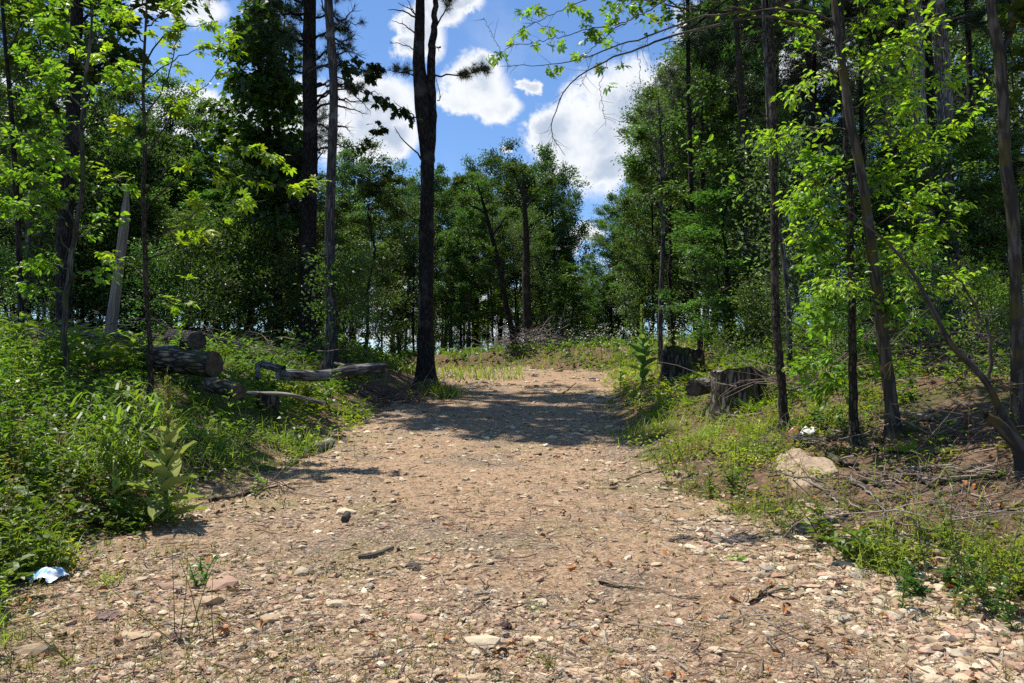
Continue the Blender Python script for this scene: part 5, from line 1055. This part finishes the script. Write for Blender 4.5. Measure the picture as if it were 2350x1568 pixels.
def leafy_clump():
    rng = np.random.default_rng(9); h = hit(262, 1150); root = empty('broad_bladed_grass', h); st = MB(); lf = MB(); n = 34; a = rng.uniform(0, 6.28, n); e = rng.uniform(1.0, 1.5, n); H = rng.uniform(.5, 1.0, n)
    dv = np.stack((np.cos(a)*np.cos(e), np.sin(a)*np.cos(e), np.sin(e)), -1); p = h+np.stack((rng.normal(0, .12, n), rng.normal(0, .10, n), 0*a-.02), -1)
    q = np.stack((p, p+dv*H[:, None]*.5, p+dv*H[:, None]), 1); tubes(st, q, np.tile((.003, .0025, .001), (n, 1)), 4, (.28, .30, .10)); m = 7; i = np.repeat(np.arange(n), m); t = np.tile(np.linspace(.35, 1, m), n)[:, None]
    pos = p[i]*(1-t)+q[i, 2]*t; b = a[i]+rng.normal(0, 1.2, n*m); f = rng.uniform(.55, 1.2, n*m); d2 = np.stack((np.cos(b)*np.cos(f), np.sin(b)*np.cos(f), np.sin(f)), -1); Z = np.stack((-np.cos(b)*np.sin(f), -np.sin(b)*np.sin(f), np.cos(f)), -1); L = rng.uniform(.2, .42, n*m)
    T = _blade(5, 1.1); stamp(lf, T[0], T[1], pos, d2, Z, L, .024, L, gcol(rng, n*m, (.15, .26, .05), .15, .2)); st.build('stalks', LEAF, root, False, h); lf.build('blades', LEAF, root, False, h)
    tag(root, 'big arching clump of broad bladed grass left of the tall mullein', 'grass clump')
leafy_clump()
for i, (lab, px, py, hp, n, kw) in enumerate([
    ('dense rounded clump of fine grass at the foot of the forked tree', 1010, 912, 62, 420, dict(wid=3, spread=.22, base=(.13, .19, .04))),
    ('fine clump of grass directly behind the forked tree clump', 985, 905, 48, 300, dict(wid=3, spread=.25, base=(.07, .12, .03))),
    ('pale grass tuft below the big stump', 1610, 1005, 42, 240, dict(wid=3, spread=.12, base=(.20, .26, .06))),
    ('pale grass tuft right of the stump roots', 1745, 985, 40, 240, dict(wid=3, spread=.16, base=(.20, .25, .07))),
    ('dark green grass tuft above the boulder', 1700, 1035, 46, 200, dict(wid=3, spread=.08, base=(.10, .19, .035))),
    ('round grass tuft just left of the boulder', 1758, 1045, 40, 160, dict(wid=3, spread=.08, base=(.08, .15, .03))),
    ('arching wide bladed tuft right of the red bag', 1925, 1042, 48, 60, dict(wid=6, spread=.05, base=(.18, .22, .06), emin=.35, bend=1.1)),
    ('single small grass tuft at the bottom middle of the track', 1262, 1532, 58, 26, dict(wid=6, spread=.015, base=(.12, .18, .04))),
    ('low bright grass tuft in the middle of the track', 1225, 1392, 26, 110, dict(wid=3, spread=.05, base=(.16, .24, .04), emin=.3)),
    ('sprawling grass and weed tuft at the bottom of the track', 1060, 1508, 34, 170, dict(wid=3, spread=.12, base=(.12, .18, .04), emin=.2)),
    ('wispy grass patch at the bottom left of the track', 560, 1560, 36, 220, dict(wid=3, spread=.07, base=(.14, .17, .05), emin=.3)),
    ('grass blades growing in the yellow green left verge', 250, 1340, 60, 60, dict(wid=5, spread=.06, base=(.2, .24, .05), emin=.5)),
    ('grass tuft on the bank behind the small mullein', 480, 1010, 60, 260, dict(wid=3, spread=.25, base=(.13, .2, .04))),
    ('thin grass tuft right of the tall left mullein', 560, 1060, 56, 160, dict(wid=3.5, spread=.2, base=(.13, .2, .04))),
    ('grass tuft in the left weeds near the pale wood chunk', 690, 1030, 60, 200, dict(wid=3.5, spread=.18, base=(.16, .22, .04))),
    ('green grass tuft at the top of the right verge stones', 1600, 1130, 46, 160, dict(wid=3.5, spread=.14, base=(.14, .22, .04))),
    ('lush grass tuft below the boulder', 1790, 1180, 50, 260, dict(wid=3.5, spread=.2, base=(.13, .22, .04), emin=.5)),
    ('grass growing on the mid verge beside the track', 1480, 1000, 56, 260, dict(wid=3.5, spread=.22, base=(.17, .24, .045))),
    ('thin grass at the verge near the long dark twig', 1545, 1055, 56, 200, dict(wid=3.5, spread=.2, base=(.17, .24, .045)))]):
    clump(lab, px, py, hp, n, 50+i, **kw)
def fern(label, px, py, lp, n, seed, base=(.14, .22, .04), d=None):
    rng = np.random.default_rng(seed); h = hit(px, py) if d is None else on((px-1175)/F*d, d); L = lp/F*h[1]; mb = MB(); a = np.arange(n)*6.28/n+rng.normal(0, .3, n); e = rng.uniform(.4, 1.1, n)
    dv = np.stack((np.cos(a)*np.cos(e), np.sin(a)*np.cos(e), np.sin(e)), -1); Z = np.stack((-np.cos(a)*np.sin(e), -np.sin(a)*np.sin(e), np.cos(e)), -1); l = L*rng.uniform(.7, 1.1, n)
    stamp(mb, FROND[0], FROND[1], h+0*dv, dv, Z, l, l*.8, l, gcol(rng, n, base, .12, .2)); return tag(mb.build('fern', LEAF, None, False, h), label, 'fern', 'ferns')
for i, (lab, px, py, lp, n, b) in enumerate([
    ('dark green fern growing against the big stump', 1730, 945, 52, 9, (.09, .16, .03)), ('bright fern at the foot of the leaning sapling', 2085, 1042, 52, 10, (.17, .26, .04)), ('second bright fern just left of the sapling one', 2040, 1040, 40, 8, (.17, .26, .04)),
    ('fern standing behind the short dark log', 600, 880, 60, 9, (.15, .23, .04)), ('fern arching over the end of the thin pole', 660, 935, 60, 9, (.17, .25, .05)), ('fern in the left weeds below the mossy log', 450, 930, 55, 9, (.13, .2, .04)),
    ('small fern at the right verge by the tall mullein', 1530, 935, 50, 9, (.16, .24, .04)), ('fern below the log chunk by the stump', 1580, 930, 50, 9, (.17, .25, .04)), ('yellow green fern between mullein and stump', 1500, 960, 46, 8, (.19, .26, .05)), ('fern between the two stumps', 1590, 880, 50, 9, (.14, .22, .04))]):
    fern(lab, px, py, lp, n, 90+i, b)
def stem_plant(label, px, py, hp, lp, n, seed, base=(.12, .2, .035), lean=(0, 0), stems=1, tm=LEAF6, wr=.32, name='leafy_weed', cat='weed', up=.4, sp=.05):
    rng = np.random.default_rng(seed); h = hit(px, py); s = h[1]/F; root = empty(name, h); st = MB(); lf = MB()
    for k in range(stems):
        H = hp*s*rng.uniform(.7, 1.05); b = h+np.array((rng.normal(0, sp), rng.normal(0, sp), 0))*(stems > 1); b[2] = G(b[0], b[1])-.01
        tp = b+np.array((lean[0]*s+rng.normal(0, .06*stems**.5), rng.normal(0, .05), H)); c = curve([b, (b+tp)/2+rng.normal(0, .02, 3), tp], 12); tubes(st, c, np.linspace(.0028, .001, 12)*(1 if hp > 150 else 1.5), 4, (.13, .14, .05))
        t = np.linspace(.12, 1, n); i = np.minimum((t*11).astype(int), 10); pos = c[i]; a = np.arange(n)*2.4+rng.normal(0, .4, n); e = rng.uniform(up-.4, up+.4, n); L = lp*s*rng.uniform(.6, 1.15, n)*(1.1-.5*t)
        stamp(lf, tm[0], tm[1], pos, np.stack((np.cos(a)*np.cos(e), np.sin(a)*np.cos(e), np.sin(e)), -1), np.array((0, 0, 1.))+rng.normal(0, .3, (n, 3)), L, L*wr, L, gcol(rng, n, base, .12, .25))
    st.build('stem', LEAF, root, False, h); lf.build('leaves', LEAF, root, False, h); return tag(root, label, cat, 'upright weeds')
stem_plant('tall wiry weed with small leaves at the right edge', 2190, 1345, 260, 20, 60, 1, (.08, .15, .04), stems=3)
stem_plant('branching small leaved weed in the lower right corner', 2290, 1400, 280, 24, 60, 2, (.08, .15, .045), stems=5, sp=.1)
stem_plant('thin weed with small leaves right of the long pale branch', 2120, 1350, 190, 18, 50, 3, (.09, .16, .04), stems=2, lean=(-60, 0))
stem_plant('bushy small leaved weed below the tall wiry one', 2240, 1410, 150, 26, 46, 4, (.07, .14, .04), stems=6, sp=.12)
stem_plant('dark rosette of shiny leaves at the end of the verge stones', 2115, 1352, 50, 40, 22, 5, (.06, .15, .04), stems=3, wr=.5, sp=.06)
stem_plant('small pointed leaf weed at the edge of the left weeds', 600*.97, 1140, 60, 32, 14, 6, (.14, .22, .04))
stem_plant('upright weed in front of the tall left mullein', 600-210+10, 1215, 80, 36, 20, 7, (.13, .21, .04))
stem_plant('leafless leaning stalk in the bottom left corner', 165, 1522, 130, 30, 8, 8, (.1, .14, .04), lean=(-60, 0))
stem_plant('dark leaved clover like plant on the left of the track', 470, 1335, 70, 20, 20, 9, (.10, .19, .045), stems=3, wr=.7, sp=.05)
stem_plant('thin wiry stalks rising from the left of the track', 445, 1470, 200, 10, 14, 10, (.10, .13, .05), stems=6, sp=.07)
stem_plant('tall leafy weed in the right verge below the boulder', 1880, 1250, 110, 46, 16, 11, (.12, .2, .04), stems=3)
stem_plant('broad leaved weed above the pale verge stones', 1955, 1290, 80, 50, 14, 12, (.12, .21, .045), stems=4, wr=.5, sp=.08)
stem_plant('upright bright weed on the right verge near the boulder', 1690, 1140, 80, 28, 26, 13, (.10, .19, .035), stems=5, sp=.07)
stem_plant('tall stalk weed growing by the verge twig', 1545, 1100, 110, 22, 26, 14, (.13, .2, .04), stems=3, sp=.07)
stem_plant('weed with long leaves at the lower left edge', 60, 1330, 130, 60, 16, 15, (.15, .2, .045), stems=4, wr=.22, sp=.08)
stem_plant('tall broad leaved weed in front of the far left logs', 75, 850, 130, 62, 20, 16, (.15, .23, .04), stems=5, wr=.42, sp=.25)
stem_plant('broad leaved weed beside the crooked mossy sapling', 215, 850, 110, 56, 18, 17, (.14, .22, .04), stems=4, wr=.42, sp=.22)
stem_plant('leafy weed at the foot of the slim sapling', 300, 860, 90, 50, 16, 18, (.14, .22, .04), stems=4, wr=.42, sp=.2)
stem_plant('yellow green leafy weed by the small dark stump', 690, 945, 70, 40, 18, 19, (.2, .26, .05), stems=6, sp=.2)
stem_plant('seedling beside the pale verge stones', 1690, 1290, 30, 30, 8, 20, (.16, .25, .04), wr=.5)

# ------------------------------------------------------------------ litter left by people
def crumple(name, label, px, py, w, hh, mats, seed, cat, amp=.35, rise=1.):
    rng = np.random.default_rng(seed); h = hit(px, py); s = h[1]/F; W = w*s; n = 26; u, v = np.meshgrid(np.linspace(-1, 1, n), np.linspace(-1, 1, n)); r = np.sqrt(u*u*.9+v*v*.9)
    Z = (1-r.clip(0, 1)**2)*hh*s*rise; fx = 0
    for i in range(9):
        a = rng.uniform(0, 6.28); k = rng.uniform(2, 9); fx = fx+np.abs(np.sin(k*(u*math.cos(a)+v*math.sin(a))+rng.uniform(0, 6)))/k
    Z = Z*(1-amp)+fx*hh*s*amp; X = u*W/2*(1+.15*np.sin(5*v+1)); Y = v*W/2.6*(1+.2*np.sin(4*u)); Z = Z+G(X+h[0], Y+h[1])-h[2]+.004; V = np.stack((X, Y, Z), -1).reshape(-1, 3)
    i = np.arange(n-1)[:, None]*n; j = np.arange(n-1)[None]; Q = np.stack((i+j, i+j+1, i+n+j+1, i+n+j), -1).reshape(-1, 4)
    c = V[Q].mean(1); keep = (np.hypot((u.ravel()[Q].mean(1)), v.ravel()[Q].mean(1)) < 1.02+.12*np.sin(6*np.arctan2(v.ravel()[Q].mean(1), u.ravel()[Q].mean(1)))); mb = MB(); mb.add(V, Q[keep]); o = mb.build(name, mats, None, True); o.location = h; return tag(o, label, cat)
def plastic(name, a, b, rough=.35):
    m, nt = newmat(name); tc = nn(nt, 'ShaderNodeTexCoord'); n = noise(nt, tc.outputs['Object'], 14, 3, .5); col = mixc(nt, smooth(nt, n.outputs['Fac'], .46, .54), c4(a), c4(b)); p = nn(nt, 'ShaderNodeBsdfPrincipled')
    nt.links.new(col, p.inputs['Base Color']); p.inputs['Roughness'].default_value = rough; out(nt, p.outputs[0]); return m
crumple('plastic_bag', 'crumpled blue and white plastic bag at the left edge of the track', 105, 1335, 90, 26, plastic('bag_plastic', (.25, .48, .75), (.75, .82, .88)), 1, 'plastic bag')
crumple('red_bag', 'smooth rusty red plastic bag at the foot of the straight dark sapling', 1823, 1004, 36, 22, plastic('red_plastic', (.36, .10, .07), (.42, .14, .10), .4), 2, 'bag', .15)
crumple('torn_wrapper', 'torn white and green wrapper right of the red bag', 1850, 1012, 44, 20, plastic('wrapper', (.62, .62, .58), (.10, .16, .10), .5), 3, 'wrapper', .6)
crumple('dead_leaf', 'large curled dark brown leaf at the bottom middle of the track', 1160, 1446, 26, 18, plastic('brown_leaf', (.07, .035, .025), (.10, .05, .035), .7), 4, 'dead leaf', .3)
crumple('bark_chip', 'curved dark bark chip right of the short grey branch', 950, 1306, 34, 12, plastic('bark_chip', (.05, .035, .028), (.10, .07, .055), .8), 5, 'bark chip', .3)
crumple('dead_leaf', 'brown crumpled dead leaf below the wiry stalks', 410, 1473, 44, 12, plastic('brown_leaf', (.08, .04, .03), (.13, .07, .045), .7), 6, 'dead leaf', .6)
crumple('dead_leaf', 'broad purplish brown leaf at lower left', 248, 1420, 60, 8, plastic('purple_leaf', (.10, .055, .045), (.15, .09, .075), .7), 7, 'dead leaf', .5)
crumple('dead_leaf', 'orange brown leaf lying right of the dark forked stick', 1765, 1348, 18, 10, plastic('orange_leaf', (.35, .14, .05), (.28, .10, .04), .7), 8, 'dead leaf', .6)
for k, p in PROTO.items():
    if not p['used']:
        for ch in list(p['root'].children): bpy.data.objects.remove(ch)
        bpy.data.objects.remove(p['root'])

# look-alikes in one place: told apart by their order from the left
bpy.context.view_layer.update(); same = {}
for o in sc.objects:
    if o.parent is None and o.get('label') and o.get('group') and not o.get('kind'): same.setdefault(o['label'], []).append(o)
ORD = ['leftmost', 'second', 'third', 'fourth', 'fifth', 'sixth', 'seventh', 'eighth', 'ninth', 'tenth', 'eleventh', 'twelfth', 'thirteenth', 'fourteenth']
for lab, os_ in same.items():
    if len(os_) < 2: continue
    os_.sort(key=lambda o: o.location.x/max(o.location.y, .1))
    for i, o in enumerate(os_[:14]): o['label'] = lab+', '+(ORD[i] if i == 0 else ORD[i]+' from left')
